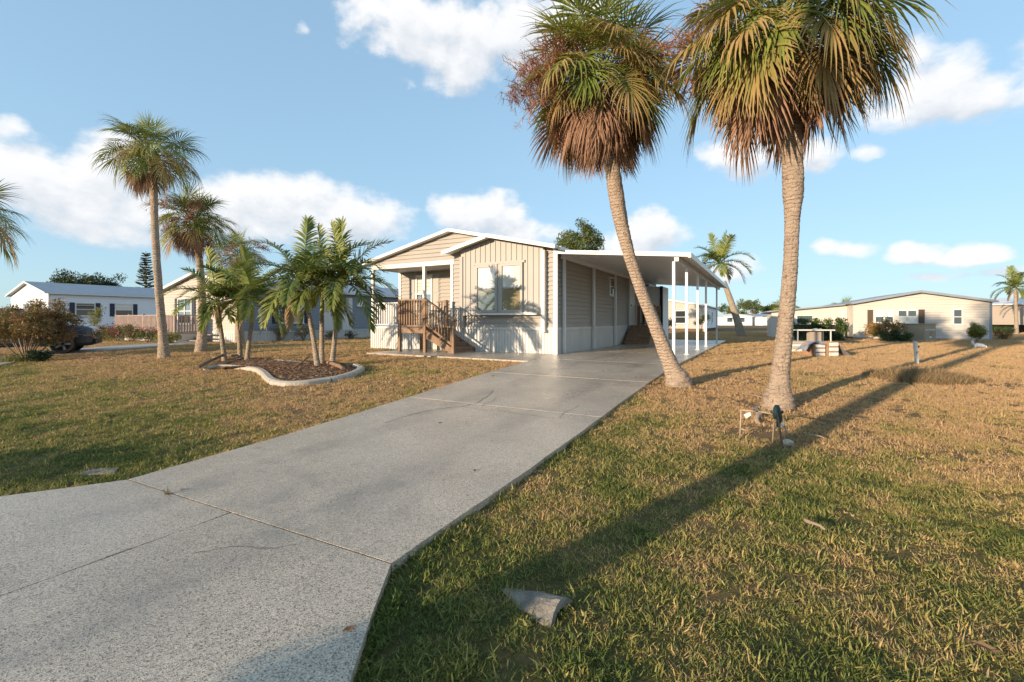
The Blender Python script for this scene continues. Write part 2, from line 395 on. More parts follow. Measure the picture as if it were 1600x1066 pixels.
def grass_colour(k, p, rand=None):
    """greens and straw in patches over the lawn (place decides, not light)"""
    a = k.noise(p, .42, 5, .6); bn = k.noise(p, 2.0, 4, .65); cn = k.noise(p, 11, 3, .7)
    dry = k.m('ADD', k.m('ADD', k.m('MULTIPLY', a, 1.45), k.m('MULTIPLY', bn, 1.15)), k.m('MULTIPLY', cn, .6))
    dry = k.m('SUBTRACT', dry, .64)
    sep = k.n('ShaderNodeSeparateXYZ'); k.link(p, sep.inputs[0])
    # the lawn is greener down by the street and round the culvert, straw coloured up by the houses
    s = k.m('ADD', k.m('MULTIPLY', sep.outputs[0], DX), k.m('MULTIPLY', sep.outputs[1], DY))
    nn = k.m('ADD', k.m('MULTIPLY', sep.outputs[0], NX), k.m('MULTIPLY', sep.outputs[1], NY))
    lr = k.rng(nn, -6.5, -3.0, 0, 1)
    bias = k.m('ADD', k.m('MULTIPLY', lr, k.rng(s, .8, 9.0, -.54, .12)), k.m('MULTIPLY', k.m('SUBTRACT', 1.0, lr), k.rng(s, 1.2, 6.0, -.46, .03)))
    dry = k.m('ADD', dry, bias)
    dry = k.m('ADD', dry, k.rng(nn, -3, 7, -.02, .12))
    if rand is not None: dry = k.m('ADD', dry, k.m('MULTIPLY', k.m('SUBTRACT', rand, .5), .5))
    r = k.n('ShaderNodeValToRGB'); e = r.color_ramp.elements
    stops = [(.28, (.11, .15, .034)), (.44, (.215, .225, .058)), (.57, (.34, .30, .095)), (.68, (.50, .35, .15)), (.84, (.55, .36, .185))]
    while len(e) < len(stops): e.new(.5)
    for i, (q, c) in enumerate(stops): e[i].position = q; e[i].color = c4(c)
    k.link(k.m('MULTIPLY', dry, .83), r.inputs[0])
    return r.outputs[0]
def grass_mats():
    m, k, b = principled('lawn_blades', .6, .25)
    geo = k.n('ShaderNodeNewGeometry'); oi = k.n('ShaderNodeObjectInfo')
    rnd = k.m('ADD', k.m('MULTIPLY', oi.outputs['Random'], .35), k.m('MULTIPLY', geo.outputs['Random Per Island'], .65))
    col = grass_colour(k, geo.outputs['Position'], rnd)
    k.link(col, b.inputs['Base Color'])
    tr = k.n('ShaderNodeBsdfTranslucent'); k.link(col, tr.inputs[0])
    mx = k.n('ShaderNodeMixShader'); mx.inputs[0].default_value = .2
    k.link(b.outputs[0], mx.inputs[1]); k.link(tr.outputs[0], mx.inputs[2]); k.link(mx.outputs[0], m.node_tree.nodes['Material Output'].inputs[0])
    g, k, b = principled('lawn_soil_and_thatch', .95, .1)
    geo = k.n('ShaderNodeNewGeometry'); p = geo.outputs['Position']
    rnd = k.noise(p, 45, 4, .75)
    col = grass_colour(k, p, k.rng(rnd, .25, .75, 0, 1))
    col = k.mix(.66, col, c4((.07, .05, .03)))
    k.link(col, b.inputs['Base Color'])
    bp = k.n('ShaderNodeBump'); bp.inputs['Strength'].default_value = 1; bp.inputs['Distance'].default_value = .05
    k.link(k.m('ADD', k.noise(p, 28, 5, .75), k.noise(p, 7, 3)), bp.inputs['Height']); k.link(bp.outputs[0], b.inputs['Normal'])
    return m, g
M['blade'], M['soil'] = grass_mats()
# ------------------------------------------------------------------ setting: ground, driveway slabs, walk, neighbour's drive
def ground():
    def axis(lo, hi, fine0, fine1, step):
        a = list(np.arange(fine0, fine1 + 1e-6, step))
        s = step; v = fine0
        while v > lo: s *= 1.35; v -= s; a.insert(0, max(v, lo))
        s = step; v = fine1
        while v < hi: s *= 1.35; v += s; a.append(min(v, hi))
        return a
    xs, ys = axis(-900, 900, -22, 22, .5), axis(-300, 1500, -6, 24, .5)
    V = [(x, y, zg(x, y)) for y in ys for x in xs]; nx = len(xs)
    Fc = [(j * nx + i, j * nx + i + 1, (j + 1) * nx + i + 1, (j + 1) * nx + i) for j in range(len(ys) - 1) for i in range(nx - 1)]
    m = MB(); m.v = V; m.f = Fc; m.a = [0] * len(V)
    return tag(m.build('ground', M['soil'], smooth=True, fix=False), kind='structure')
ground()
TOP = .055
def slab_mesh(quad, top, thick, rnd, rows=None, jitter=0.0):
    """quad: four (n, s) corners, counter-clockwise from near left; follows the slope"""
    (a, b, c, d) = quad
    L = math.dist(a, d); rows = rows or max(2, int(L / .35)); cols = 2
    mb = MB(); V = []; ring = []
    def pt(u, v, dz):
        n = (a[0] * (1 - u) + b[0] * u) * (1 - v) + (d[0] * (1 - u) + c[0] * u) * v
        s = (a[1] * (1 - u) + b[1] * u) * (1 - v) + (d[1] * (1 - u) + c[1] * u) * v
        if jitter and u in (0, 1): n += rnd.uniform(-jitter, jitter)
        return W(n, s, dz)
    e = .006
    for j in range(rows + 1):
        for i in range(cols + 1): V.append(pt(i / cols, j / rows, top))
    nx = cols + 1
    Fc = [(j * nx + i, j * nx + i + 1, (j + 1) * nx + i + 1, (j + 1) * nx + i) for j in range(rows) for i in range(cols)]
    per = [i for i in range(nx)] + [j * nx + cols for j in range(1, rows + 1)] + [rows * nx + i for i in range(cols - 1, -1, -1)] + [j * nx for j in range(rows - 1, 0, -1)]
    o = len(V)
    for i in per: v = V[i]; V.append(Vector((v.x, v.y, v.z - thick)))
    for q in range(len(per)):
        r2 = (q + 1) % len(per); Fc.append((per[q], o + q, o + r2, per[r2]))
    mb.add(V, Fc); return mb
RND = random.Random(11)
drive = MB()
for (q) in [[(-6.6, -1), (-.2, -1), (-1.95, 1.9), (-4.86, 1.9)], [(-4.86, 1.9), (-1.95, 1.9), (-1.95, 27), (-5.45, 27)]]:
    drive.add(*(lambda m: (m.v, m.f))(slab_mesh(q, TOP - .02, .04, RND)))
drive = tag(drive.build('driveway', M['mulch'], fix=False), kind='structure')
g = .006
def Le(s): return -4.9 - (s - 1.86) * .066                     # left edge of the drive
RE = -1.88
SL = [[(-6.75, -.95), (-3.4 - g, -.95), (-3.4 - g, 1.911), (-4.9, 1.87)],
      [(-3.4 + g, -.95), (.05, -.95), (RE, 1.95), (-3.4 + g, 1.911)],
      [(Le(1.88), 1.884), (RE, 1.964), (RE, 5.80), (Le(5.8), 5.80)],
      [(Le(5.81), 5.812), (RE, 5.812), (RE, 8.60), (Le(8.6), 8.60)],
      [(Le(8.62), 8.618), (RE, 8.618), (RE, 11.6), (-5.52, 11.6)],
      [(-5.52, 11.618), (RE, 11.618), (RE, 15.3), (-5.56, 15.3)],
      [(-5.56, 15.312), (RE, 15.312), (RE, 19.6), (-5.56, 19.6)],
      [(-5.56, 19.612), (RE, 19.612), (RE, 27.2), (-5.56, 27.2)]]
slabs = []
for q in SL: slabs.append(slab_mesh(q, TOP, .09, RND, jitter=.008).build('slab', M['drive'], drive, fix=False))
walk = tag(slab_mesh([(-11.6, 11.15), (-5.55, 10.95), (-5.55, 13.45), (-11.6, 13.45)], TOP - .03, .06, RND).build('front_walk', M['mulch'], fix=False), kind='structure')
for q in ([(-11.7, 11.05), (-8.6, 10.97), (-8.6, 13.53), (-11.7, 13.53)], [(-8.59, 10.97), (-5.54, 10.87), (-5.54, 13.53), (-8.59, 13.53)]):
    slab_mesh(q, TOP - .004, .09, RND).build('slab', M['drive'], walk, fix=False)
# hairline cracks with dirt in them, on the third slab
def ribbon(pts, w, dz, name, mt, parent):
    mb = MB(); V = []
    for i, p in enumerate(pts):
        a, b = pts[max(i - 1, 0)], pts[min(i + 1, len(pts) - 1)]
        t = Vector((b[0] - a[0], b[1] - a[1], 0)).normalized(); x = Vector((-t.y, t.x, 0))
        ww = w * RND.uniform(.5, 1.2)
        V += [Vector(p) + x * ww + Vector((0, 0, dz)), Vector(p) - x * ww + Vector((0, 0, dz))]
    mb.add(V, [(2 * i, 2 * i + 1, 2 * i + 3, 2 * i + 2) for i in range(len(pts) - 1)])
    return mb.build(name, mt, parent, fix=False)
def wiggle(pix, per=6, amp=.012):
    out = []
    for (x0, y0), (x1, y1) in zip(pix, pix[1:]):
        for i in range(per):
            t = i / per; p = G(x0 + (x1 - x0) * t, y0 + (y1 - y0) * t)
            out.append(Vector((p.x + RND.uniform(-amp, amp), p.y + RND.uniform(-amp, amp), zg(p.x, p.y) + TOP)))
    return out
M['crack'] = mat('dirt_in_crack', (.13, .115, .10), (.20, .18, .155), 9, .95, .1)
# pixels of the cracks lie on the slab top, a little above the terrain
for pix, w in (([(600, 668), (640, 655), (682, 645)], .005), ([(905, 640), (880, 652), (872, 662)], .004), ([(300, 880), (360, 868), (430, 872), (470, 862)], .0022), ([(682, 645), (722, 641), (745, 636), (765, 622), (772, 613)], .006), ([(722, 641), (752, 646), (790, 650), (840, 657), (872, 662)], .004), ([(752, 640), (770, 632), (776, 626)], .004)):
    ribbon(wiggle(pix), w, .003, 'crack', M['crack'], slabs[1] if pix[0][1] > 800 else slabs[2])
# neighbour's drive
nd = MB()
pl = [G(-60, 592), G(0, 572), G(70, 558), G(160, 549.5), G(248, 542.4), G(310, 536.5)]
pu = [G(-60, 566), G(0, 558), G(70, 550), G(160, 543), G(248, 537), G(310, 532.5)]
V = [p + Vector((0, 0, .04)) for p in pl] + [p + Vector((0, 0, .04)) for p in pu]
V += [p - Vector((0, 0, .1)) for p in V]
k_ = len(pl); Fc = [(i, i + 1, k_ + i + 1, k_ + i) for i in range(k_ - 1)]
Fc += [(i, 2 * k_ + i, 2 * k_ + i + 1, i + 1) for i in range(k_ - 1)] + [(k_ + i, k_ + i + 1, 3 * k_ + i + 1, 3 * k_ + i) for i in range(k_ - 1)]
tag(nd.add(V, Fc).build('neighbour_driveway', M['pave']), kind='structure')

# ------------------------------------------------------------------ building parts
BOARD = .15
def board(parent, mt, xl, xr, z, h, cut=None, name='siding_board'):
    """one lap board facing -y: proud at its lower edge; cut(z) gives the x range under a raked roof"""
    def rng(zz):
        a, b = xl, xr
        if cut:
            c = cut(zz); a, b = max(a, c[0]), min(b, c[1])
        return a, b
    a0, b0 = rng(z); a1, b1 = rng(z + h)
    if b0 - a0 < .03: return None
    if b1 - a1 < .002: m = (a1 + b1) / 2; a1, b1 = m - .001, m + .001
    vs = [(a0, -.046, z), (b0, -.046, z), (b1, -.004, z + h), (a1, -.004, z + h), (a0, .01, z), (b0, .01, z), (b1, .01, z + h), (a1, .01, z + h)]
    fs = [(0, 1, 2, 3), (5, 4, 7, 6), (0, 4, 5, 1), (3, 2, 6, 7), (0, 3, 7, 4), (1, 5, 6, 2)]
    mb = MB().add(vs, fs)
    return mb if parent is None else mb.build(name, mt, parent, fix=False)
def boards(parent, mt, xl, xr, z0, z1, cut=None, joined=None, holes=()):
    z = z0; mb = MB()
    while z < z1 - .02:
        h = min(BOARD, z1 - z)
        segs = [(xl, xr)]
        for (hx0, hx1, hz0, hz1) in holes:
            if z < hz1 - .01 and z + h > hz0 + .01:
                segs = [s for (a, b) in segs for s in ((a, min(b, hx0)), (max(a, hx1), b)) if s[1] - s[0] > .02] if True else segs
        for (a, b) in segs:
            r = board(None, mt, a, b, z, h, cut)
            if r is None: continue
            if joined: mb.add(r.v, r.f)
            else: r.build('siding_board', mt, parent, fix=False)
        z += BOARD
    if joined: return mb.build(joined, mt, parent, fix=False)
def window(parent, x0, x1, z0, z1, y=-.03, fm='white', panes=('glass', 'glass'), mull=0, shutter=None, swidth=.32, sill=True, fw=.07, sh_mat='navy', grid=False):
    """a sash window facing -y, set on a wall: frame, rails, panes, shutters"""
    w = MB()
    w.box(x0 - fw, x0, y - .05, y + .03, z0 - fw, z1 + fw).box(x1, x1 + fw, y - .05, y + .03, z0 - fw, z1 + fw)
    w.box(x0, x1, y - .05, y + .03, z1, z1 + fw).box(x0, x1, y - .05, y + .03, z0 - fw, z0)
    wo = w.build('window', M[fm], parent)
    zm = (z0 + z1) / 2
    cols = [(x0, x1)] if not mull else [(x0 + (x1 - x0) * i / (mull + 1) + (.035 if i else 0), x0 + (x1 - x0) * (i + 1) / (mull + 1) - (.035 if i < mull else 0)) for i in range(mull + 1)]
    for i in range(len(cols) - 1): MB().box(cols[i][1], cols[i + 1][0], y - .045, y + .02, z0, z1).build('mullion', M[fm], wo)
    for ci, (a, b) in enumerate(cols):
        MB().box(a, b, y - .032, y + .01, zm - .022, zm + .022).build('sash_rail', M[fm], wo)
        for q, (pz0, pz1) in enumerate(((z0, zm - .022), (zm + .022, z1))):
            mt = panes[(q + ci * 2) % len(panes)]
            MB().box(a, b, y - .014 + .006 * q, y + .02, pz0, pz1).build('pane', M[mt], wo)
            if grid:
                gb = MB(); gb.box((a + b) / 2 - .01, (a + b) / 2 + .01, y - .024, y, pz0, pz1)
                gb.box(a, (a + b) / 2 - .01, y - .022, y, (pz0 + pz1) / 2 - .01, (pz0 + pz1) / 2 + .01)
                gb.box((a + b) / 2 + .01, b, y - .022, y, (pz0 + pz1) / 2 - .01, (pz0 + pz1) / 2 + .01)
                gb.build('glazing_bar', M[fm], wo)
    if sill: MB().box(x0 - fw - .03, x1 + fw + .03, y - .09, y + .02, z0 - fw - .035, z0 - fw - .002).build('sill', M[fm], wo)
    if shutter:
        for (a, b) in ((x0 - fw - .02 - swidth, x0 - fw - .02), (x1 + fw + .02, x1 + fw + .02 + swidth)):
            s = MB().box(a, b, y - .02, y + .02, z0 - fw, z1 + fw)
            so = s.build('shutter', M[sh_mat], parent)
            for zz0, zz1 in ((z0 - fw + .06, zm - .04), (zm + .04, z1 + fw - .06)):
                MB().box(a + .05, b - .05, y - .034, y - .021, zz0, zz1).build('shutter_panel', M[sh_mat], so)
    return wo
def skirt(parent, x0, x1, z0, z1, y, mt='skirt', pitch=.115, rot=None):
    """ribbed vertical skirting facing -y with a cap strip"""
    mb = MB(); x = x0; pts = []
    while x < x1 - .001:
        w = min(pitch, x1 - x)
        pts += [(x, y), (x + w * .62, y), (x + w * .72, y + .022), (x + w * .9, y + .022)]
        x += pitch
    pts.append((x1, y))
    n = len(pts); V = [(p[0], p[1], z0) for p in pts] + [(p[0], p[1], z1) for p in pts]
    mb.add(V, [(i, i + 1, n + i + 1, n + i) for i in range(n - 1)])
    o = mb.build('skirting', M[mt], parent, fix=False)
    MB().box(x0, x1, y - .018, y + .03, z1 - .01, z1 + .075).build('skirting_cap', M[mt], o)
    return o
def gable_roof(parent, x0, x1, y0, y1, ze, zr, th, mt, fascia='white', over=.2, drop=.135):
    xm = (x0 + x1) / 2; sl = (zr - ze) / (x1 - xm)
    r = None
    for s, xe in ((-1, x0 - over), (1, x1 + over)):
        zo = ze - over * sl
        mb = MB().prism([(xm, zr), (xe, zo), (xe, zo + th), (xm, zr + th)], lambda p: (p[0], y0, p[1]), lambda p: (p[0], y1, p[1]))
        o = mb.build('roof', M[mt], parent); r = o
        # rake board along the front slope and gutter board along the eave
        MB().prism([(xm, zr + th + .012), (xe - s * .0, zo + th + .012), (xe, zo + th - drop), (xm, zr + th - drop)], lambda p: (p[0], y0 - .035, p[1]), lambda p: (p[0], y0 - .003, p[1])).build('rake_board', M[fascia], o)
        MB().box(min(xe, xe + s * .09), max(xe, xe + s * .09), y0 - .03, y1, zo + th - .11, zo + th - .015).build('gutter', M[fascia], o)
    return r

# ------------------------------------------------------------------ the main house
HOUSE = W(-5.9, 13.54)
def PF(px, py, v=0.0):
    u, w = (px - 800) / F, -(py - HZ) / F; t = (13.54 + v) / (DX * u + DY)
    return (NX * u * t + NY * t + 5.9, CZ + w * t - .35)
home = thing('manufactured_home', 'tan manufactured home with white ribbed skirting, front porch and board-and-batten bay', 'house', HOUSE, -TH)
HW, HL, EZ, RZ, FZ = 8.16, 15.5, 3.42, 4.34, .90
xm = -HW / 2; sl = (RZ - EZ) / (HW / 2)
def under(z): d = (RZ - z) / sl; return (xm - d, xm + d)
# front wall of the right-hand room
fw_ = MB().box(-4.08, -.002, .012, .13, FZ - .02, 3.45).build('front_wall', M['tan'], home)
boards(fw_, M['tan'], -4.02, -3.56, FZ, 3.4); boards(fw_, M['tan'], -.40, -.05, FZ, 3.4)
boards(fw_, M['tan'], -3.5, -.44, FZ, 1.28)
# gable above the porch and the bay
gw = MB().prism([(-HW, 3.2), (0, 3.2), (0, EZ - .02), (xm, RZ - .02), (-HW, EZ - .02)], lambda p: (p[0], .012, p[1]), lambda p: (p[0], .13, p[1])).build('gable_wall', M['tan'], home)
z = 3.35
while z < RZ - .02:
    h = min(BOARD, RZ - .03 - z)
    board(gw, M['tan'], -HW + .03, -2.2, z, h, lambda q: (under(q)[0] + .02, under(q)[1] - .02)); z += BOARD
MB().box(-HW, -4.0, -.03, .16, 3.18, 3.345).build('porch_beam', M['white'], home)
# rear walls and sides
MB().box(-HW + .002, -.014, HL - .1, HL, FZ, 3.4).build('rear_wall', M['tan'], home)
MB().box(-HW + .012, -HW + .1, 1.63, HL - .11, FZ, 3.4).build('left_wall', M['tan'], home)
MB().box(-4.08, -3.98, .14, 1.62, FZ, 3.4).build('porch_side_wall', M['tan'], home)
pw = MB().box(-HW + .012, -4.08, 1.64, 1.75, FZ, 3.3).build('porch_wall', M['tan'], home)
pw2 = link('porch_siding', None)  # placeholder removed below
bpy.data.objects.remove(pw2)
PV = 1.63
wx0, wz1 = PF(653, 433, PV); wx1, _ = PF(675, 433, PV); wz0 = FZ + .62
z = FZ
while z < 3.1:
    o = board(None, None, -HW + .14, -4.1, z, BOARD)
    o.v = [(a, b + PV, c) for a, b, c in o.v]; o.build('siding_board', M['tan'], pw, fix=False); z += BOARD
window(home, wx0, wx1, wz0, wz1, y=PV - .03, mull=0, panes=('glass', 'glass_blind_or_glare'), shutter=True, swidth=.34, sh_mat='tan_panel')
MB().box(-HW, -HW + .13, PV - .05, PV + .1, FZ, 3.2).build('corner_trim', M['white'], home)
# porch floor, ceiling, columns, railing
MB().box(-HW, -4.08, -.03, 1.63, FZ - .1, FZ - .003).build('porch_floor', M['white'], home)
MB().box(-HW + .02, -4.08, .165, 1.63, 3.21, 3.27).build('porch_ceiling', M['tan_panel'], home)
for cx in (-HW + .07, -5.42, -4.11): MB().box(cx - .055, cx + .055, -.02, .09, FZ, 3.18).build('porch_column', M['white'], home)
def railing(parent, a, b, z0, z1, mt, name='railing', pitch=.12, pick=.035, posts=False):
    a, b = Vector(a), Vector(b); L = (b - a).length; d = (b - a).normalized()
    rl = MB().bar((a.x, a.y, z1), (b.x, b.y, z1), .07, .045).build(name, mt, parent)
    MB().bar((a.x, a.y, z0 + .06), (b.x, b.y, z0 + .06), .04, .05).build('bottom_rail', mt, rl)
    k = int(L / pitch); me = box_mesh('baluster', mt, -pick / 2, pick / 2, -pick / 2, pick / 2, z0 + .087, z1 - .024)
    for i in range(k):
        p = a + d * (L * (i + .5) / k); link('baluster', me, rl, (p.x, p.y, 0), math.atan2(d.y, d.x))
    return rl
railing(home, (-HW + .14, .03, 0), (-5.32, .03, 0), FZ, FZ + .92, M['white'])
railing(home, (-HW + .07, .1, 0), (-HW + .07, 1.55, 0), FZ, FZ + .92, M['white'])
# bay: battens over a light board, two sash windows, ledge
BX0, BX1, BA = -3.6, -.38, -2.33
def baytop(x): return min(RZ - sl * (x - xm) - .02, (RZ - sl * (BA - xm)) - .03 - .235 * (BA - x) if x < BA else 99)
poly = [(BX0, 1.3), (BX1, 1.3), (BX1, baytop(BX1)), (BA, baytop(BA)), (BX0, baytop(BX0))]
bay = MB().prism(poly, lambda p: (p[0], -.16, p[1]), lambda p: (p[0], .01, p[1])).build('bay_wall', M['tan_panel'], home)
WX = [(-2.86, -2.15), (-1.87, -1.18)]
x = BX0 + .19
while x < BX1 - .12:
    segs = [(1.31, baytop(x) - .01)]
    if -3.02 < x < -1.02: segs = [(3.13, baytop(x) - .01)]
    for (a, b) in segs: MB().box(x - .022, x + .022, -.182, -.161, a, b).build('batten', M['tan_panel'], bay)
    x += .205
for (a, b), pn in zip(WX, (('glass_warm', 'glass_blind_or_glare'), ('glass_warm', 'glass_blind_or_glare'))): window(home, a, b, 1.48, 2.95, y=-.185, fm='tan_panel', panes=pn, fw=.085, sill=False)  # upper panes: pale blind on the left, painted white sky reflection on the right
MB().box(-2.06, -1.96, -.2, -.161, 1.40, 3.03).build('mullion_board', M['tan_panel'], bay)
MB().box(-3.03, -1.02, -.215, -.161, 3.04, 3.12).build('head_trim', M['tan_panel'], bay)
MB().box(-3.05, -.56, -.225, -.161, 1.31, 1.385).build('ledge', M['white'], bay)
for cx, zb in ((BX0 + .03, .86), (BX1 + .01, .74)): MB().box(cx - .06, cx + .06, -.20, -.03, zb, min(baytop(cx), 3.4) - .01).build('bay_trim', M['tan_panel'] if cx < -1 else M['white'], bay)
# skirting
skirt(home, -HW, .0, -.02, FZ - .08, -.04)
MB().box(-HW, -.002, -.015, .1, -.02, FZ - .1).build('foundation_face', M['skirt'], home)
# corner boards
MB().box(-.055, .03, -.065, .06, .0, 3.4).build('corner_board', M['white'], home)
# right side wall (in the carport): a wall turned to face +x
sw = MB().box(0, HL - .12, .012, .12, FZ - .02, 3.42).build('side_wall', M['tan'], home)
sw.rotation_euler = (0, 0, R(90)); sw.location = (.0, .06, 0)
boards(sw, M['tan'], .02, HL - .2, FZ, 3.36, holes=())
wn = window(sw, 5.62, 6.28, 2.27, 2.95, y=-.03, panes=('glass_dark', 'glass_dark'), fw=.06)
sk = skirt(sw, .0, HL - .2, -.02, FZ - .08, -.04)
MB().box(8.95, 9.85, -.06, .0, FZ, FZ + 2.03).build('side_door', M['white'], sw)
MB().box(9.05, 9.12, -.10, -.061, FZ + .95, FZ + 1.02).build('door_handle', M['black'], sw)
# roof
gable_roof(home, -HW, 0, -.26, HL + .2, EZ, RZ, .09, 'roof_white', 'white', .2, .10)
# bay roof: its right slope carries on the main slope, its left slope falls towards the porch
za = RZ - sl * (BA - xm)
MB().prism([(BA, za), (-4.16, za - .235 * (4.16 + BA)), (-4.16, za - .235 * (4.16 + BA) + .085), (BA, za + .085)], lambda p: (p[0], -.52, p[1]), lambda p: (p[0], -.002, p[1])).build('bay_roof', M['roof_white'], home)
br = MB().prism([(BA, za + .004), (.2, EZ - .2 * sl + .004), (.2, EZ - .2 * sl + .094), (BA, za + .094)], lambda p: (p[0], -.52, p[1]), lambda p: (p[0], -.297, p[1])).build('bay_roof', M['roof_white'], home)
MB().prism([(BA, za + .10), (.2, EZ - .2 * sl + .10), (.2, EZ - .2 * sl - .02), (BA, za - .02)], lambda p: (p[0], -.555, p[1]), lambda p: (p[0], -.523, p[1])).build('rake_board', M['white'], br)
MB().prism([(BA, za + .07), (-4.18, za - .235 * 1.85 + .07), (-4.18, za - .235 * 1.85 - .06), (BA, za - .06)], lambda p: (p[0], -.556, p[1]), lambda p: (p[0], -.524, p[1])).build('rake_board', M['white'], br)
# downpipe at the right corner
MB().box(.035, .095, -.09, -.03, .05, 3.3).build('downpipe', M['white'], home)

# ------------------------------------------------------------------ carport
cp = thing('carport', 'white aluminium carport with thin square posts along the tan home', 'carport', HOUSE, -TH)
def cz(x): return 3.30 - (x - .03) * .092
pan = MB(); CPL = 13.6
k = 0; yy = -.05
prof = [(.035, cz(.035)), (4.02, cz(4.02)), (4.02, cz(4.02) + .055), (.035, cz(.035) + .055)]
rp = 12
for i in range(rp):                                               # roof pans, each a wide sheet with a small step between
    y0, y1 = -.05 + CPL * i / rp, -.05 + CPL * (i + 1) / rp - .012
    MB().prism(prof, lambda p: (p[0], y0, p[1]), lambda p: (p[0], y1, p[1])).build('roof_pan', M['alu'], cp)
fas = MB().prism([(.035, cz(.035) - .045), (4.06, cz(4.06) - .045), (4.06, cz(4.06) + .075), (.035, cz(.035) + .075)], lambda p: (p[0], -.105, p[1]), lambda p: (p[0], -.055, p[1])).build('front_fascia', M['white'], cp)
MB().box(4.025, 4.10, -.10, CPL, cz(4.06) - .07, cz(4.06) + .078).build('gutter', M['white'], cp)
MB().prism([(.035, cz(.035) - .045), (4.06, cz(4.06) - .045), (4.06, cz(4.06) + .075), (.035, cz(.035) + .075)], lambda p: (p[0], CPL, p[1]), lambda p: (p[0], CPL + .05, p[1])).build('rear_fascia', M['white'], cp)
bz = cz(3.7)
MB().box(3.64, 3.76, 0, CPL - .2, bz - .17, bz - .003).build('carport_beam', M['alu'], cp)
for (px_, py_) in ((3.62, .05), (3.72, 1.75), (3.72, 4.4), (3.72, 7.1), (3.72, 11.9)):
    MB().box(px_ - .037, px_ + .037, py_ - .037, py_ + .037, TOP - .01, bz - .172).build('post', M['alu'], cp)
    MB().box(px_ - .07, px_ + .07, py_ - .07, py_ + .07, TOP - .005, TOP + .015).build('base_plate', M['alu'], cp)
MB().box(.09, .17, .2, CPL - .3, cz(.1) - .16, cz(.1) - .01).build('wall_beam', M['alu'], cp)
for py_ in (.42, 3.38, 6.25, 8.7): MB().box(.085, .165, py_ - .045, py_ + .045, TOP - .01, cz(.1) - .162).build('wall_post', M['alu'], cp)

# shed at the rear of the carport and the steps to the side door
sh = thing('storage_shed', 'small pale shed with horizontal siding at the back of the carport', 'shed', HOUSE, -TH)
sb_ = MB().box(.16, 1.10, 11.6, 13.3, .05, 2.95).build('wall', M['white_siding'], sh)
sbm = MB()
z = .1
while z < 2.9:
    o = board(None, None, .17, 1.09, z, BOARD); o.v = [(a, b + 11.59, c) for a, b, c in o.v]; o.build('siding_board', M['white_siding'], sb_, fix=False); z += BOARD
MB().box(.98, 1.13, 11.53, 11.6, .05, 2.96).build('corner_trim', M['dark'], sh)
st = thing('side_steps', 'dark brown wooden steps up to the side door under the carport', 'steps', HOUSE, -TH)
for i in range(5):
    zt = TOP + .17 * (i + 1)
    MB().box(.19, 1.32, 7.35 + .28 * i, 7.35 + .28 * i + .30, zt - .04, zt).build('tread', M['wood_tread'], st)
    MB().box(.19, 1.32, 7.375 + .28 * i, 7.395 + .28 * i, zt - .166, zt - .042).build('riser', M['wood'], st)
MB().box(.19, 1.32, 8.78, 9.95, TOP + .80, TOP + .85).build('landing', M['wood_tread'], st)
for (a, b) in ((.24, 8.8), (1.28, 8.8), (1.28, 9.9), (.24, 9.9)): MB().box(a - .045, a + .045, b - .045, b + .045, TOP, TOP + (.799 if a < 1 and b < 9 else 1.82)).build('post', M['wood'], st)
railing(st, (.25, 9.9, 0), (1.24, 9.9, 0), TOP + .85, TOP + 1.78, M['wood'])
railing(st, (1.28, 8.84, 0), (1.28, 9.86, 0), TOP + .85, TOP + 1.78, M['wood'])
for x_ in (.19, 1.28): MB().prism([(7.37, TOP), (8.78, TOP), (8.78, TOP + .8), (8.6, TOP + .8)], lambda p: (x_, p[0], p[1]), lambda p: (x_ + .035, p[0], p[1])).build('stringer', M['wood'], st)

# front stairs of brown wood: landing in front of the porch, flight falling to the right
fs = thing('front_stairs', 'brown wooden stairs with baluster railing climbing to the front porch', 'stairs', HOUSE, -TH)
LX0, LX1, SV0, SV1 = -5.30, -4.12, -1.45, -.30
LZ = FZ - .02; NSTEP = 5; RISE = (LZ - TOP) / NSTEP; GO = .29
for i in range(8):
    y0 = SV0 - .03 + (SV1 + .22 - SV0) * i / 8; y1 = SV0 - .03 + (SV1 + .22 - SV0) * (i + 1) / 8 - .008
    MB().box(LX0 - .04, LX1 + .02, y0, y1, LZ - .04, LZ).build('deck_board', M['wood_tread'], fs)
jo = MB().box(LX0 - .02, LX1, SV0 - .02, SV0 + .02, LZ - .19, LZ - .042).box(LX0 - .02, LX0 + .02, SV0 + .021, -.06, LZ - .19, LZ - .042).box(LX1 - .04, LX1, SV0 + .021, -.06, LZ - .19, LZ - .042).build('joist', M['wood'], fs)
for (a, b, zt) in ((LX0 + .03, SV0, LZ + .98), (LX1 - .02, SV0, LZ + .98), (LX0 + .03, SV1, LZ - .05), (LX1 - .02, SV1, LZ + .98)):
    MB().box(a - .05, a + .05, b - .071, b + .03, TOP - .02, zt).build('post', M['wood'], fs)
for i in range(NSTEP - 1):
    zt = TOP + RISE * (i + 1); xe = LX1 + GO * (NSTEP - 1 - i)
    MB().box(xe - GO - .0, xe + .03, SV0 + .02, SV1, zt - .04, zt).build('tread', M['wood_tread'], fs)
    MB().box(xe - .005, xe + .018, SV0 + .03, SV1 - .01, zt - RISE + .002, zt - .042).build('riser', M['wood_tread'], fs)
xe = LX1 + GO * (NSTEP - 1)
MB().box(LX1 - .01, LX1 + .015, SV0 + .03, SV1 - .01, LZ - RISE, LZ - .042).build('riser', M['wood_tread'], fs)
for y_ in (SV0 - .035, SV1 + .005): MB().prism([(LX1, LZ - .06), (LX1, LZ - .36), (xe - .1, TOP), (xe + .05, TOP), (xe + .05, TOP + .12)], lambda p: (p[0], y_, p[1]), lambda p: (p[0], y_ + .04, p[1])).build('stringer', M['wood'], fs)
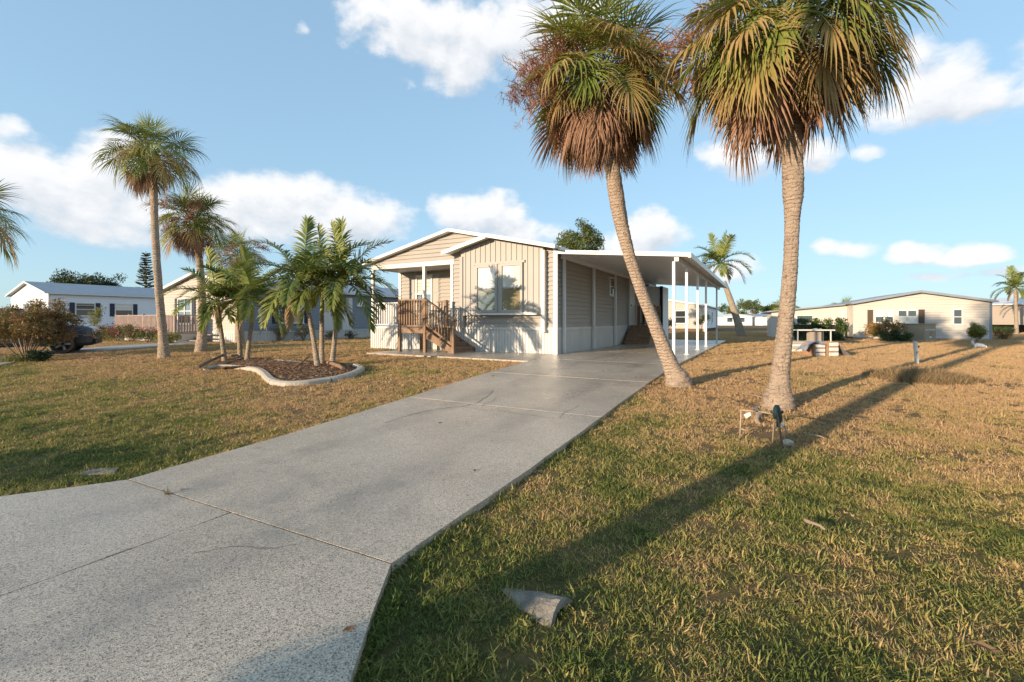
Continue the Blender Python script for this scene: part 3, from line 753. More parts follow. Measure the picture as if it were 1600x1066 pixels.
for y_ in (SV0 - .02,):
    x0, x1 = LX1, xe - .01
    z0t, z1t = LZ + .95, TOP + RISE + .88
    MB().box(x1 - .045, x1 + .045, y_ - .045, y_ + .045, TOP - .01, z1t + .0).build('newel_post', M['wood'], fs)
    MB().bar((x0 - .05, y_, z0t + .04), (x1 + .12, y_, z1t + .0), .12, .04).build('handrail', M['wood'], fs)
    MB().bar((x0, y_, z0t - .82), (x1, y_, z1t - .80), .05, .07).build('bottom_rail', M['wood'], fs)
    for i in range(9):
        t = (i + .6) / 9.4; x = x0 + (x1 - x0) * t; zz = z0t + (z1t - z0t) * t
        MB().box(x - .019, x + .019, y_ - .019, y_ + .019, zz - .80, zz + .0).build('baluster', M['wood'], fs)
railing(fs, (LX0 + .08, SV0 - .02, 0), (LX1 - .07, SV0 - .02, 0), LZ, LZ + .95, M['wood'], pitch=.105, pick=.045)
railing(fs, (LX0 + .03, SV0 + .08, 0), (LX0 + .03, -.1, 0), LZ, LZ + .95, M['wood'], pitch=.12, pick=.04)
railing(fs, (-4.72, -.07, 0), (-4.2, -.07, 0), LZ, LZ + .93, M['wood'], pitch=.12, pick=.04)

# ------------------------------------------------------------------ neighbours' houses
def neighbour(name, label, right, width, length, eave, ridge, rz, front, side, roof, base='skirt', skirt_h=.55, fwin=(), swin=(), over=.2, fascia='white', shutters='navy', smooth_front=False):
    """gable end facing -y; origin at the front right corner; windows as (x0, x1, z0, z1, mullions, shutters, panes)"""
    h = thing(name, label, 'house', right, rz)
    xm_ = -width / 2; s_ = (ridge - eave) / (width / 2)
    cut = lambda q: (xm_ - (ridge - q) / s_ + .02, xm_ + (ridge - q) / s_ - .02)
    w0 = MB().prism([(-width, skirt_h), (0, skirt_h), (0, eave - .02), (xm_, ridge - .02), (-width, eave - .02)], lambda p: (p[0], .012, p[1]), lambda p: (p[0], .12, p[1])).build('front_wall', M[front], h)
    boards(w0, M[front], -width, 0, skirt_h, ridge - .03, cut, joined='siding')
    MB().box(-width, -width + .1, .13, length, skirt_h, eave - .02).build('left_wall', M[side], h)
    MB().box(-width + .11, -.11, length - .1, length, skirt_h, eave - .02).build('rear_wall', M[side], h)
    w1 = MB().box(.13, length, .012, .12, skirt_h, eave - .02).build('side_wall', M[side], h)
    w1.rotation_euler = (0, 0, R(90))
    boards(w1, M[side], .0, length, skirt_h, eave - .03, joined='siding')
    skirt(h, -width, 0, -.05, skirt_h - .07, -.03, base, .2); skirt(w1, .0, length, -.05, skirt_h - .07, -.03, base, .2)
    MB().box(-.06, .045, -.055, .05, 0, eave).build('corner_board', M[fascia], h)
    gable_roof(h, -width, 0, -.3, length + .2, eave, ridge, .1, roof, fascia, over, .13)
    for (x0, x1, z0, z1, mu, shu, pn) in fwin: window(h, x0, x1, z0, z1, y=-.04, mull=mu, shutter=shu, panes=pn, sh_mat=shutters)
    for (x0, x1, z0, z1, mu, shu, pn) in swin: window(w1, x0, x1, z0, z1, y=-.04, mull=mu, shutter=shu, panes=pn, sh_mat=shutters)
    return h, w1
DK = ('glass_dark', 'glass_dark'); RF = ('glass', 'glass')
h2, h2s = neighbour('blue_grey_home', 'slate blue manufactured home with cream gable end and timber deck', W(-23.5, 13.8), 7.9, 16, 2.85, 3.75, -TH, 'beige', 'blue_siding', 'roof_grey', fwin=[(-6.1, -4.7, 1.0, 2.35, 1, True, RF)],
    swin=[(2.05, 3.5, 1.05, 2.35, 1, True, ('glass_dark', 'glass_dark', 'warmblind', 'glass_blind_or_glare')), (7.6, 8.15, 2.15, 2.42, 0, False, ('glass_blind_or_glare',))])
MB().box(4.85, 5.7, -.05, -.026, .56, 2.6).build('side_door', M['white'], h2s)
window(h2s, 5.05, 5.5, 1.75, 2.35, y=-.055, panes=DK, fw=.03, sill=False)
MB().box(6.35, 7.15, -.05, -.026, .56, 2.6).build('utility_door', M['white'], h2s)
h3, h3s = neighbour('white_home', 'white manufactured home with navy shutters and grey metal roof', W(-49.2, 13.8), 8.6, 17, 3.3, 4.3, -TH, 'white_siding', 'white_siding', 'roof_grey', skirt_h=.6,
    swin=[(1.6, 2.75, 1.58, 2.55, 0, True, DK), (4.2, 5.35, 1.58, 2.55, 0, True, ('glass_dark', 'glass_blind_or_glare'))], fwin=[(-5, -3.6, 1.3, 2.5, 1, True, RF)])
h4, h4s = neighbour('beige_home', 'beige manufactured home seen between the carport posts', W(-5.7, 52.5), 8.2, 15, 2.75, 3.45, -TH, 'beige', 'white_siding', 'roof_grey', base='mulch', skirt_h=.3,
    fwin=[(-2.9, -1.6, .9, 2.2, 0, False, DK)], swin=[(2, 3, .9, 2.2, 0, False, DK), (7, 8, .9, 2.2, 0, False, DK)], shutters='brown_sh')
MB().box(-4.4, -4.05, -.09, -.05, .32, 2.72).build('door_panel', M['brown_sh'], h4)
a, b = G(1333, 529.6), G(1548, 532.2)
dirv = Vector((b.x - a.x, b.y - a.y, 0)); wd = dirv.length
h5, h5s = neighbour('cream_home', 'long cream manufactured home with low gable and brown shutters', Vector((b.x, b.y, .35)), wd, 7, 2.20, 2.82, math.atan2(dirv.y, dirv.x), 'cream', 'cream', 'roof_grey', base='concrete', skirt_h=.12,
    fwin=[(-wd + 1.12, -wd + 1.98, 1.05, 1.72, 1, False, ('glass_dark', 'glass_blind_or_glare')), (-wd + 2.25, -wd + 3.1, 1.05, 1.72, 1, False, ('glass_blind_or_glare', 'glass_dark')), (-1.65, -1.3, .95, 1.75, 0, False, DK)], over=.12, fascia='roof_grey')
for x_ in (-wd + .72, -wd + 3.22): MB().box(x_, x_ + .27, -.075, -.03, .75, 1.8).build('shutter', M['brown_sh'], h5)
# its lower wing on the left
wing = MB().prism([(-wd - 4.3, .02), (-wd - .01, .02), (-wd - .01, 2.12), (-wd - 4.3, 1.72)], lambda p: (p[0], 1.2, p[1]), lambda p: (p[0], 3.4, p[1])).build('wing_wall', M['cream'], h5)
MB().prism([(-wd - 4.6, 1.70), (-wd - .135, 2.13), (-wd - .135, 2.21), (-wd - 4.6, 1.78)], lambda p: (p[0], .9, p[1]), lambda p: (p[0], 3.7, p[1])).build('wing_roof', M['roof_grey'], h5)
ow = MB().box(-wd - 3.0, -wd - 1.9, 1.15, 1.19, .95, 1.5).build('wing_window', M['white'], h5)
MB().box(-wd - 2.8, -wd - 1.95, 1.13, 1.148, 1.0, 1.46).build('pane', M['glass_dark'], ow)
MB().box(-wd - .35, -wd - .12, 1.15, 1.19, .7, 1.75).build('wing_window', M['white'], h5)
MB().box(-1.2, -1.1, 5, 5.12, 2.5, 3.1).box(-2.2, -2.0, 3, 3.2, 2.6, 2.95).build('roof_vent', M['alu'], h5)
h6, h6s = neighbour('taupe_home', 'taupe manufactured home with white skirting beyond the cream one', G(1700, 519), 9.0, 14, 2.75, 3.5, R(14), 'taupe', 'taupe', 'roof_white', skirt_h=.75,
    fwin=[(-8.6, -7.6, 1.1, 2.2, 0, False, RF)])
# H2's timber deck
dk = thing('timber_deck', 'weathered timber deck with picket railing by the cream gable end', 'deck', W(-26.7, 12.3), -TH)
dl = 6.8
for i in range(10): MB().box(-dl, 0, .15 * i, .15 * i + .142, .44, .48).build('deck_board', M['grey_wood'], dk)
MB().box(-dl, 0, -.0, .02, -.05, .435).build('deck_skirt', M['cream'], dk); MB().box(-.02, 0, .022, 1.5, -.05, .435).build('deck_skirt', M['cream'], dk)
MB().box(-dl - .02, .02, -.03, -.002, .38, .485).build('fascia_board', M['grey_wood'], dk)
for x_ in (-dl + .05, -dl + 1.7, -dl + 3.4, -dl + 5.1, -.05): MB().box(x_ - .045, x_ + .045, -.08, .01, .3, 1.5).build('post', M['grey_wood'], dk)
MB().box(-.05, .04, 1.4, 1.49, .3, 1.5).build('post', M['grey_wood'], dk)
railing(dk, (-dl + .1, -.03, 0), (-.1, -.03, 0), .48, 1.42, M['grey_wood'], pitch=.135, pick=.075)
railing(dk, (0, .05, 0), (0, 1.38, 0), .48, 1.42, M['grey_wood'], pitch=.13, pick=.05)
for i in range(3): MB().box(.05, 1.1, .5 + .3 * i, .5 + .3 * i + .28, .36 - .15 * (2 - i), .40 - .15 * (2 - i)).build('tread', M['grey_wood'], dk)
# ------------------------------------------------------------------ palms
def step_dir(d, k, ds):
    d = Vector((d.x, d.y, d.z - k * ds)); d.normalize(); return d
def fan_frond(elev, seed, pet=.95, R0=.88, droop=1.0, nseg=38, spread=150, stiff=.6, seg=None, fold=0.0, wmax=.030):
    """a costapalmate leaf: arched stalk, folded segments joined near the stalk, split and hanging at the tips"""
    r = random.Random(seed); mb = MB()
    d = Vector((math.cos(elev), 0, math.sin(elev))); p = Vector((0, 0, 0)); pts = [p]
    for i in range(5):
        d = step_dir(d, stiff * (.55 if seg else droop), pet / 5); p = p + d * (pet / 5); pts.append(p)
    mb.tube(pts, [.024, .02, .017, .015, .013, .010], 4)
    if fold:
        a_ = math.atan2(d.z, d.x) - fold; d = Vector((math.cos(a_), 0, math.sin(a_)))
    side = Vector((0, 1, 0)); up = side.cross(d) * -1
    if up.z < 0 and elev > -.4: up = -up
    droop = seg or droop
    costa = [p]; dd = d
    for i in range(3):
        dd = step_dir(dd, 1.1 * droop, .13); costa.append(costa[-1] + dd * .13)
    gap = R(2 * spread) / nseg
    for i in range(nseg):
        ph = R(-spread) + gap * (i + .5)
        t = (1 - abs(ph) / R(spread)) * 2.6; q = min(2, int(t)); base = costa[q].lerp(costa[q + 1], t - q)
        L = R0 * (.70 + .30 * math.cos(ph * .75)) * r.uniform(.88, 1.08)
        f = (d * math.cos(ph) + side * math.sin(ph) + up * .30 * abs(math.sin(ph))).normalized()
        f = (f + Vector((r.uniform(-.06, .06), r.uniform(-.06, .06), r.uniform(-.06, .06)))).normalized()
        w0 = f.cross(up).normalized(); st = (0, .18, .42, .70, 1.0); cur = base; dirn = f
        kd = droop * r.uniform(.7, 1.5)
        V = []; A = []
        for j, tt in enumerate(st):
            if j:
                ds = (tt - st[j - 1]) * L
                dirn = step_dir(dirn, kd * (.35 + 2.1 * tt), ds); cur = cur + dirn * ds
            rr_ = tt * L
            wd_ = min(gap * rr_ * .56, wmax) if tt < .5 else wmax * (1 - (tt - .42) / .58) * .9
            wd_ = max(wd_, .0025 if tt < 1 else .0012)
            wv = w0 - dirn * w0.dot(dirn); wv.normalize(); nn = wv.cross(dirn)
            V += [cur - wv * wd_, cur - nn * (wd_ * .45), cur + wv * wd_]; A += [tt * r.uniform(.6, 1)] * 3
        mb.add(V, [(3 * j + a, 3 * j + a + 1, 3 * j + a + 4, 3 * j + a + 3) for j in range(4) for a in (0, 1)], A)
    return mb
def feather_frond(elev, seed, L=1.5, pairs=34, leaf=.42, droop=1.0, hang=1.0, vee=.5):
    r = random.Random(seed); mb = MB()
    d = Vector((math.cos(elev), 0, math.sin(elev))); p = Vector((0, 0, 0)); pts = [p]; dirs = [d]; n = 14
    for i in range(n):
        d = step_dir(d, droop * (.25 + 1.5 * i / n), L / n); p = p + d * (L / n); pts.append(p); dirs.append(d)
    mb.tube(pts, [.018 * (1 - .85 * i / n) + .002 for i in range(n + 1)], 4)
    side = Vector((0, 1, 0))
    for i in range(pairs):
        t = .14 + .86 * (i + .5) / pairs; q = t * n; j = min(n - 1, int(q)); b = pts[j].lerp(pts[j + 1], q - j); f = dirs[j]
        up = f.cross(side)
        if up.z < 0: up = -up
        ll = leaf * (.35 + .65 * math.sin(math.pi * min(1, t * .86 + .12))) * r.uniform(.85, 1.1)
        for s in (-1, 1):
            ang = R(62 - 34 * t + r.uniform(-9, 9))
            dv = (f * math.cos(ang) + side * s * math.sin(ang) + up * vee * r.uniform(.3, 1.2)).normalized()
            wv = dv.cross(up).normalized(); cur = b; V = []; A = []
            for jj, tt in enumerate((0, .35, .7, 1)):
                if jj: ds = ll * .35 if jj < 3 else ll * .3; dv = step_dir(dv, hang * (.5 + 2.2 * tt) * r.uniform(.7, 1.3), ds); cur = cur + dv * ds
                hw = (.009, .017, .013, .002)[jj] * leaf / .42
                V += [cur - wv * hw, cur + wv * hw]; A += [tt * .8] * 2
            mb.add(V, [(0, 1, 3, 2), (2, 3, 5, 4), (4, 5, 7, 6)], A)
    return mb
ELEV = [80, 58, 36, 14, -8, -32, -58, -74]
FAN = []
for i, e in enumerate(ELEV):
    row = []
    for s in range(4):
        m_ = ('fan_live' if i < 4 else 'fan_mid' if i == 4 else 'fan_dead')
        if i == 3 and s == 3: m_ = 'fan_mid'
        if i == 4 and s < 2: m_ = 'fan_live'
        if i == 5 and s < 2: m_ = 'fan_mid'
        sg = (.3, .42, .55, .7, .9, 1.2, 1.7, 2.2)[i] * (.7, 1.0, 1.2, 1.5)[s]
        row.append(fan_frond(R(e), 100 * i + s, pet=(.62, .72, .8, .85, .85, .8, .7, .55)[i], seg=sg, fold=R((5, 14, 22, 30, 36, 34, 20, 8)[i]), wmax=.0205, nseg=34, spread=(140, 145, 145, 140, 130, 105, 85, 65)[i], R0=(.95, .98, 1, 1, 1, .98, .9, .85)[i] * .92).mesh('frond', M[m_]))
    FAN.append(row)
FAN2 = []
for i, e in enumerate(ELEV):
    mt = 'fan_live' if i < 5 else ('fan_mid' if i < 6 else 'fan_dead')
    FAN2.append([fan_frond(R(e), 2000 + 100 * i + s, pet=.85, droop=(.3, .42, .5, .6, .75, 1.0, 1.6, 2.2)[i], spread=(150, 155, 155, 155, 150, 135, 100, 75)[i], nseg=36, R0=.86).mesh('frond', M[mt]) for s in range(2)])
FANM = [fan_frond(R(e), 900 + j, droop=dr, R0=.9).mesh('frond', M['fan_mid']) for j, (e, dr) in enumerate(((36, 1.1), (10, 1.4)))]
def flower_stalk_mesh(seed, elev=.5, L=1.3):
    """a dried flower panicle: arching stem with drooping, finely forked branches"""
    r = random.Random(seed); mb = MB()
    d = Vector((math.cos(elev), 0, math.sin(elev))); p = Vector((0, 0, 0)); pts = [p]
    for i in range(10):
        d = step_dir(d, 1.25, L / 10); p = p + d * L / 10; pts.append(p)
    mb.tube(pts, [.012 - .0009 * i for i in range(11)], 4)
    for i in range(38):
        t = r.uniform(.3, 1) * 9.9; j = int(t); b = pts[j].lerp(pts[j + 1], t - j); L1 = r.uniform(.22, .5)
        dv = Vector((r.uniform(-.4, 1), r.uniform(-1, 1), r.uniform(-.4, .8))).normalized(); q = [b]
        for s in range(5):
            dv = step_dir(dv, 1.6, L1 / 5); q.append(q[-1] + dv * L1 / 5)
        mb.tube(q, .0035, 3, cap=False)
        for s in range(26):
            tt = r.uniform(.1, 1) * 4.99; jj = int(tt); bb = q[jj].lerp(q[jj + 1], tt - jj)
            d2 = Vector((r.uniform(-1, 1), r.uniform(-1, 1), r.uniform(-.8, .8))).normalized(); l2 = r.uniform(.05, .16)
            e1 = bb + d2 * l2 * .5; e2 = e1 + step_dir(d2, 4, l2 * .5) * l2 * .5
            wv = d2.cross(Vector((.3, .2, .9))).normalized() * .0042
            mb.add([bb - wv, bb + wv, e1 - wv, e1 + wv, e2 - wv * .6, e2 + wv * .6], [(0, 1, 3, 2), (2, 3, 5, 4)])
    return mb.mesh('flower_stalk', M['flower'])
FLOW = [flower_stalk_mesh(i, e, l) for i, (e, l) in enumerate(((1.05, 1.75), (.7, 1.7), (.35, 1.6)))]
def catmull(pts, n):
    P = [Vector(p) for p in pts]; P = [P[0] * 2 - P[1]] + P + [P[-1] * 2 - P[-2]]; out = []
    for i in range(1, len(P) - 2):
        for j in range(n):
            t = j / n; a, b, c, d = P[i - 1], P[i], P[i + 1], P[i + 2]
            out.append(.5 * ((2 * b) + (c - a) * t + (2 * a - 5 * b + 4 * c - d) * t * t + (3 * b - a - 3 * c + d) * t ** 3))
    out.append(P[-2]); return out
def trunk_part(parent, pts, radii, mt, seed, n=20, per=10, rough=.035, boots=0):
    r = random.Random(seed); path = catmull(pts, per); m = len(path)
    rad = np.interp(np.linspace(0, 1, m), np.linspace(0, 1, len(radii)), radii)
    ph = [r.uniform(0, 6.3) for _ in range(4)]
    def wob(i, k):
        a = 2 * math.pi * k / n
        return 1 + rough * (math.sin(3 * a + ph[0] + i * .12) * .5 + r.uniform(-.8, .8)) + (.03 if i % 2 else 0)
    mb = MB(); org = Vector(parent.location)
    mb.tube([p - org for p in path], list(rad), n, wob=wob)
    return mb.build('trunk', M[mt], parent, smooth=True)
def sabal(label, base, pts, radii, crown, counts, size, seed, flowers=0, group=None, flaz=None, cat='palm tree', jit=.2, mid=0, fans=None):
    """counts: fronds for each of the eight ages, from the spear leaves to the dead skirt"""
    r = random.Random(seed); o = thing('cabbage_palm', label, cat, base, 0, group)
    trunk_part(o, [base - Vector((0, 0, .15)), base + (pts[0] - base) * .35] + pts, [radii[0] * 1.18, radii[0]] + list(radii[1:]), 'sabal_trunk', seed, 24, 16, .06)
    c0 = Vector(crown) - Vector(base); az = r.uniform(0, 6.28)
    for i, cnt in enumerate(counts):
        for j in range(cnt):
            az += 2.399963 + r.uniform(-.35, .35)
            me = r.choice((fans or FAN)[i])
            if i in (2, 3) and mid and r.random() < mid: me = FANM[i - 2]
            f = link('frond', me, o, c0 + Vector((math.cos(az) * .09, math.sin(az) * .09, .12 - .055 * i + r.uniform(-.10, .10))), None, size * r.uniform(.74, 1.16))
            f.rotation_euler = (r.uniform(-jit, jit) * 2, r.uniform(-jit, jit), az)
    for j in range(flowers):
        a = (flaz[j % len(flaz)] if flaz else r.uniform(0, 6.28)) + r.uniform(-.3, .3)
        f = link('flower_stalk', FLOW[j % 3], o, c0 + Vector((0, 0, .1)), None, size * r.uniform(.95, 1.25)); f.rotation_euler = (0, 0, a)
    return o
def AP(pix, Y): return [AT(px, py, Y) for px, py in pix]
b1 = G(1214, 637); Y1 = b1.y
sabal('stout straight cabbage palm with a tan brown skirt beside the green valve stand', b1,
      AP([(1219, 590), (1226, 520), (1233, 440), (1237, 370), (1239, 320), (1239, 290), (1237, 230), (1235, 160), (1235, 75)], Y1), [.20, .125, .106, .096, .09, .092, .126, .132, .128, .118, .10], AT(1226, 42, Y1), [6, 12, 17, 22, 26, 24, 13, 5], .92, 3, 5, flaz=[2.6, 2.2, 1.2], mid=.25)
b2 = G(1062, 602); Y2 = b2.y
sabal('curved leaning cabbage palm with rusty flower sprays at the driveway edge', b2,
      AP([(1048, 570), (1024, 510), (1000, 450), (981, 390), (967, 330), (956, 260), (942, 165)], Y2), [.22, .15, .12, .103, .10, .112, .138, .133, .115], AT(933, 122, Y2), [6, 11, 14, 17, 20, 20, 12, 5], .86, 8, 14, flaz=[3.0, 3.4, 2.8, .2, 3.7, 4.0, -.2], mid=.3)
b3 = G(257, 560); Y3 = b3.y
sabal('tall slender cabbage palm with a green crown on the side lawn', b3, AP([(254, 520), (247, 440), (242, 350), (240, 290), (236, 250)], Y3), [.165, .135, .115, .105, .10, .11, .10], AT(235, 238, Y3), [4, 9, 12, 13, 12, 6, 3, 0], .84, 21, 0)
b4 = G(314, 550); Y4 = b4.y
sabal('shorter cabbage palm with dead brown fronds before the neighbours deck', b4, AP([(316, 520), (315, 460), (311, 400), (305, 360)], Y4), [.20, .165, .135, .118, .112, .11], AT(302, 345, Y4), [4, 9, 12, 13, 13, 9, 5, 2], .80, 22, 4, flaz=[4.4, 5.2])
b5 = G(374, 536.5); Y5 = b5.y
sabal('far cabbage palm with a browning crown behind the slim palms', b5, AP([(374, 480), (373, 430), (372, 405)], Y5), [.2, .17, .15, .14, .13], AT(372, 395, Y5), [3, 5, 7, 8, 8, 6, 4, 2], .78, 23, 5)
b6 = G(-88, 569); Y6 = b6.y
sabal('cabbage palm mostly out of view beyond the rusty shrub', b6, AP([(-86, 500), (-80, 420), (-76, 360)], Y6), [.2, .17, .15, .14, .13], AT(-62, 342, Y6), [4, 7, 8, 9, 9, 5, 2, 0], .92, 24, 0)
# out of view behind the camera: the palm whose long shadow crosses the lawn, and the shrub at its foot
b7 = W(-6.55, -2.4); b7 = Vector((-4.38, -1.20, 0.0))
sabal('very tall cabbage palm by the street beside the driveway apron', b7, [b7 + Vector((.02 * i, .02 * i, h)) for i, h in enumerate((.8, 3, 5.5, 8, 9.4))], [.24, .18, .15, .14, .13, .13, .12], b7 + Vector((.1, .1, 9.5)), [3, 6, 8, 9, 9, 6, 4, 1], 1.0, 30, 0)

def shrub_later():
    shrub('leafy shrub at the foot of the tall street palm', b7 + Vector((.12, -.14, 0)), 1.1, 1.12, 170, 'hedge_leaf', 150, .06, 10, n=40, rad=.24, low=.0)
    shrub('leafy shrub by the street past the open end of the lawn', Vector((-8.3, 1.9, .0)), 1.7, .95, 171, 'hedge_leaf', 150, .06, 10, n=40, rad=.3, low=.0)

# slim feather palms in the kerbed bed
FEA = [[feather_frond(R(e), 300 + 10 * i + s, L=1.75, pairs=44, leaf=.50, droop=dr * .88, hang=.85).mesh('frond', M['pin_live']) for s in range(2)] for i, (e, dr) in enumerate(((82, .45), (62, .9), (42, 1.2), (20, 1.45), (-5, 1.7)))]
FEAD = [feather_frond(R(-35), 390, L=1.3, leaf=.4, droop=2.0, hang=2.4, vee=.1).mesh('frond', M['pin_dry'])]
def feather_palm(label, base, pts, r0, r1, shaft_top, counts, size, seed, dry=0, group=None, shaft=True, name='feather_palm', az0=None):
    r = random.Random(seed); o = thing(name, label, 'palm tree', base, 0, group)
    tr = trunk_part(o, [base - Vector((0, 0, .12))] + pts, [r0 * 1.35, r0, (r0 + r1) / 2, r1], 'slim_trunk', seed, 14, 9, .02)
    top = pts[-1]
    if shaft:
        path = catmull([top - (top - pts[-2]) * .02, top.lerp(shaft_top, .5), shaft_top], 5)
        MB().tube([p - base for p in path], list(np.interp(np.linspace(0, 1, len(path)), [0, .25, 1], [r1 * 1.02, r1 * 1.18, r1 * .55])), 12).build('crownshaft', M['shaft'], o, smooth=True)
    az = r.uniform(0, 6) if az0 is None else az0
    for i, cnt in enumerate(counts):
        for j in range(cnt):
            az += 2.4 + r.uniform(-.3, .3)
            f = link('frond', r.choice(FEA[i]), o, shaft_top - base, None, size * r.uniform(.88, 1.1)); f.rotation_euler = (r.uniform(-.2, .2), r.uniform(-.1, .1), az)
    for j in range(dry):
        f = link('dry_frond', FEAD[0], o, shaft_top - base - Vector((0, 0, .08)), None, size * r.uniform(.7, .95)); f.rotation_euler = (0, 0, r.uniform(0, 6.28))
    return o
def slim(label, basepix, midpix, ringpix, toppix, seed, counts, size, dry, gname):
    b = G(*basepix); Y = b.y
    return feather_palm(label, b, [AT(*midpix, Y), AT(*ringpix, Y)], .062, .05, AT(*toppix, Y), counts, size, seed, dry, gname)
gA, gB = 'slim palms at the deck end of the kerbed bed', 'slim palms at the house end of the kerbed bed'
slim('slim palm leaning toward the neighbours deck in the bed', (352, 566), (347, 530), (343, 500), (339, 472), 41, [1, 2, 4, 4, 1], .82, 1, gA)
slim('upright middle slim palm of the clump by the log', (376, 563), (374, 530), (372, 505), (370, 470), 42, [1, 2, 5, 4, 1], .86, 0, gA)
slim('slim palm leaning away from the log in the bed', (385, 566), (389, 535), (393, 505), (396, 470), 43, [1, 2, 4, 4, 2], .84, 1, gA)
slim('slim palm with yellow green shaft leaning away from the home', (498, 577), (490, 530), (482, 489), (472, 442), 44, [1, 2, 5, 5, 2], 1.0, 2, gB)
slim('upright slim palm between two leaning ones by the home', (503, 573), (503, 530), (503, 492), (504, 450), 45, [1, 2, 4, 4, 1], .96, 1, gB)
slim('slim palm with yellow green shaft leaning toward the home', (518, 573), (523, 530), (528, 490), (536, 442), 46, [2, 2, 5, 5, 2], .98, 0, gB)
# leaning palm far behind the carport and a palm beyond the cream house
bL = G(1160, 525); YL = bL.y
feather_palm('leaning coconut palm on the grass beyond the carport', bL, AP([(1150, 495), (1140, 465), (1131, 440)], YL), .24, .16, AT(1124, 412, YL), [2, 3, 4, 4, 3], 1.4, 51, 3, None, False, 'coconut_palm')
bR = G(1588, 522); YR = bR.y
feather_palm('palm with a stubby crown behind the taupe home', bR, AP([(1588, 500), (1587, 470), (1586, 452)], YR), .12, .10, AT(1586, 450, YR), [2, 4, 5, 5, 3], 1.0, 52, 2, None, False, 'date_palm')

# ------------------------------------------------------------------ broadleaf trees, shrubs
def leafcloud(centres, per, rad, size, seed, flat=1.0, shape=.5):
    """many small leaves spread round the twig ends"""
    r = np.random.default_rng(seed); V = []; Fc = []; o = 0
    for (c, s) in centres:
        k = int(per * s); d = r.normal(size=(k, 3)); d /= np.linalg.norm(d, axis=1)[:, None]
        p = np.array(c) + d * (r.random((k, 1)) ** .5) * rad * s * np.array([1, 1, flat])
        a = r.normal(size=(k, 3)); a /= np.linalg.norm(a, axis=1)[:, None]
        b = np.cross(a, r.normal(size=(k, 3))); b /= np.linalg.norm(b, axis=1)[:, None]
        l = size * r.uniform(.6, 1.3, (k, 1)); w = l * shape
        q = np.stack([p - a * l, p + b * w * .5 + a * l * .1, p + a * l, p - b * w * .5 + a * l * .1], 1)
        V.append(q.reshape(-1, 3)); idx = o + np.arange(k * 4).reshape(-1, 4); Fc.append(idx); o += 4 * k
    V = np.concatenate(V); Fc = np.concatenate(Fc); m = MB(); m.v = V.tolist(); m.f = Fc.tolist(); m.a = [0] * len(m.v); return m
def broadleaf(label, base, height, spread, trunk_h, seed, leaf='tree_leaf', nlimb=9, per=150, size=.12, rad=.75, flat=.75, name='broadleaf_tree', group=None, cat='tree', r0=.16):
    r = random.Random(seed); o = thing(name, label, cat, base, 0, group); tm = MB()
    top = Vector((r.uniform(-.2, .2), r.uniform(-.2, .2), trunk_h)); tm.tube([(0, 0, -.1), top * .5, top], [r0 * 1.3, r0, r0 * .8], 8)
    cen = []
    for i in range(nlimb):
        a = i * 2.4 + r.uniform(-.4, .4); q = r.uniform(.25, 1)
        e = Vector((math.cos(a) * spread * q, math.sin(a) * spread * q, trunk_h + (height - trunk_h) * (1.05 - .75 * q * r.uniform(.6, 1))))
        mid = top.lerp(e, .5) + Vector((0, 0, .15 * height * r.uniform(0, .6)))
        tm.tube([top, mid, e], [r0 * .6, r0 * .35, r0 * .12], 6)
        cen.append((e, r.uniform(.7, 1.2)))
        for j in range(3):
            e2 = mid.lerp(e, r.uniform(.3, 1.1)) + Vector((r.uniform(-1, 1), r.uniform(-1, 1), r.uniform(-.4, .7))) * rad
            tm.tube([mid.lerp(e, .5), e2], [r0 * .2, r0 * .08], 4); cen.append((e2, r.uniform(.45, .9)))
    tm.build('trunk', M['bark'], o, smooth=True)
    leafcloud(cen, per, rad, size, seed, flat).build('crown', M[leaf], o, fix=False); return o
def shrub(label, base, w, h, seed, leaf, per=160, size=.06, stems=9, twig='twig', name='shrub', cat='shrub', group=None, n=26, low=.25, rad=.3, flower=None, r0=.02, cone=False):
    r = random.Random(seed); o = thing(name, label, cat, base, 0, group); tm = MB(); cen = []
    ends = []
    for i in range(stems):
        a = i * 2.4 + r.uniform(-.4, .4); q = r.uniform(.2, .95)
        e = Vector((math.cos(a) * w / 2 * q, math.sin(a) * w / 2 * q, h * (1 - .45 * q * q) * r.uniform(.75, 1)))
        mid = Vector((e.x * .35, e.y * .35, e.z * .5)); tm.tube([Vector((e.x * .05, e.y * .05, -.05)), mid, e], [r0, r0 * .75, r0 * .25], 5); ends.append((mid, e))
    for i in range(n):
        mid, e = r.choice(ends); t = r.uniform(low, 1.05); c = mid.lerp(e, t) + Vector((r.uniform(-1, 1), r.uniform(-1, 1), r.uniform(-.6, .6))) * w * .12
        tm.tube([mid.lerp(e, max(0, t - .3)), c], [r0 * .35, r0 * .15], 4); c.z = max(c.z, .1); cen.append((c, r.uniform(.6, 1.2)))
    tm.build('stem', M[twig], o)
    leafcloud(cen, per, rad, size, seed).build('foliage', M[leaf], o, fix=False)
    if flower: leafcloud([(c + Vector((0, 0, .08)), s) for c, s in cen[::2]], per // 4, rad, size * .9, seed + 1, shape=.9).build('flowers', M[flower], o, fix=False)['kind'] = 'stuff'
    return o
shrub_later()
pt = AT(905, 395, 34); broadleaf('broadleaf tree rising behind the roof of the tan home', Vector((pt.x, 34, .35)), 8.2, 2.6, 3.6, 61, nlimb=11, per=230, size=.13, rad=.8)
pt = AT(730, 357, 40); broadleaf('tree whose tip just clears the tan home ridge', Vector((pt.x, 40, .35)), 9.3, .8, 4, 62, nlimb=5, per=90, size=.13, rad=.5)
pt = AT(128, 440, 62); broadleaf('dark tree spreading behind the white home', Vector((pt.x, 62, .35)), 7.6, 4.4, 3.5, 63, 'tree_dark', 12, 170, .2, 1.25)
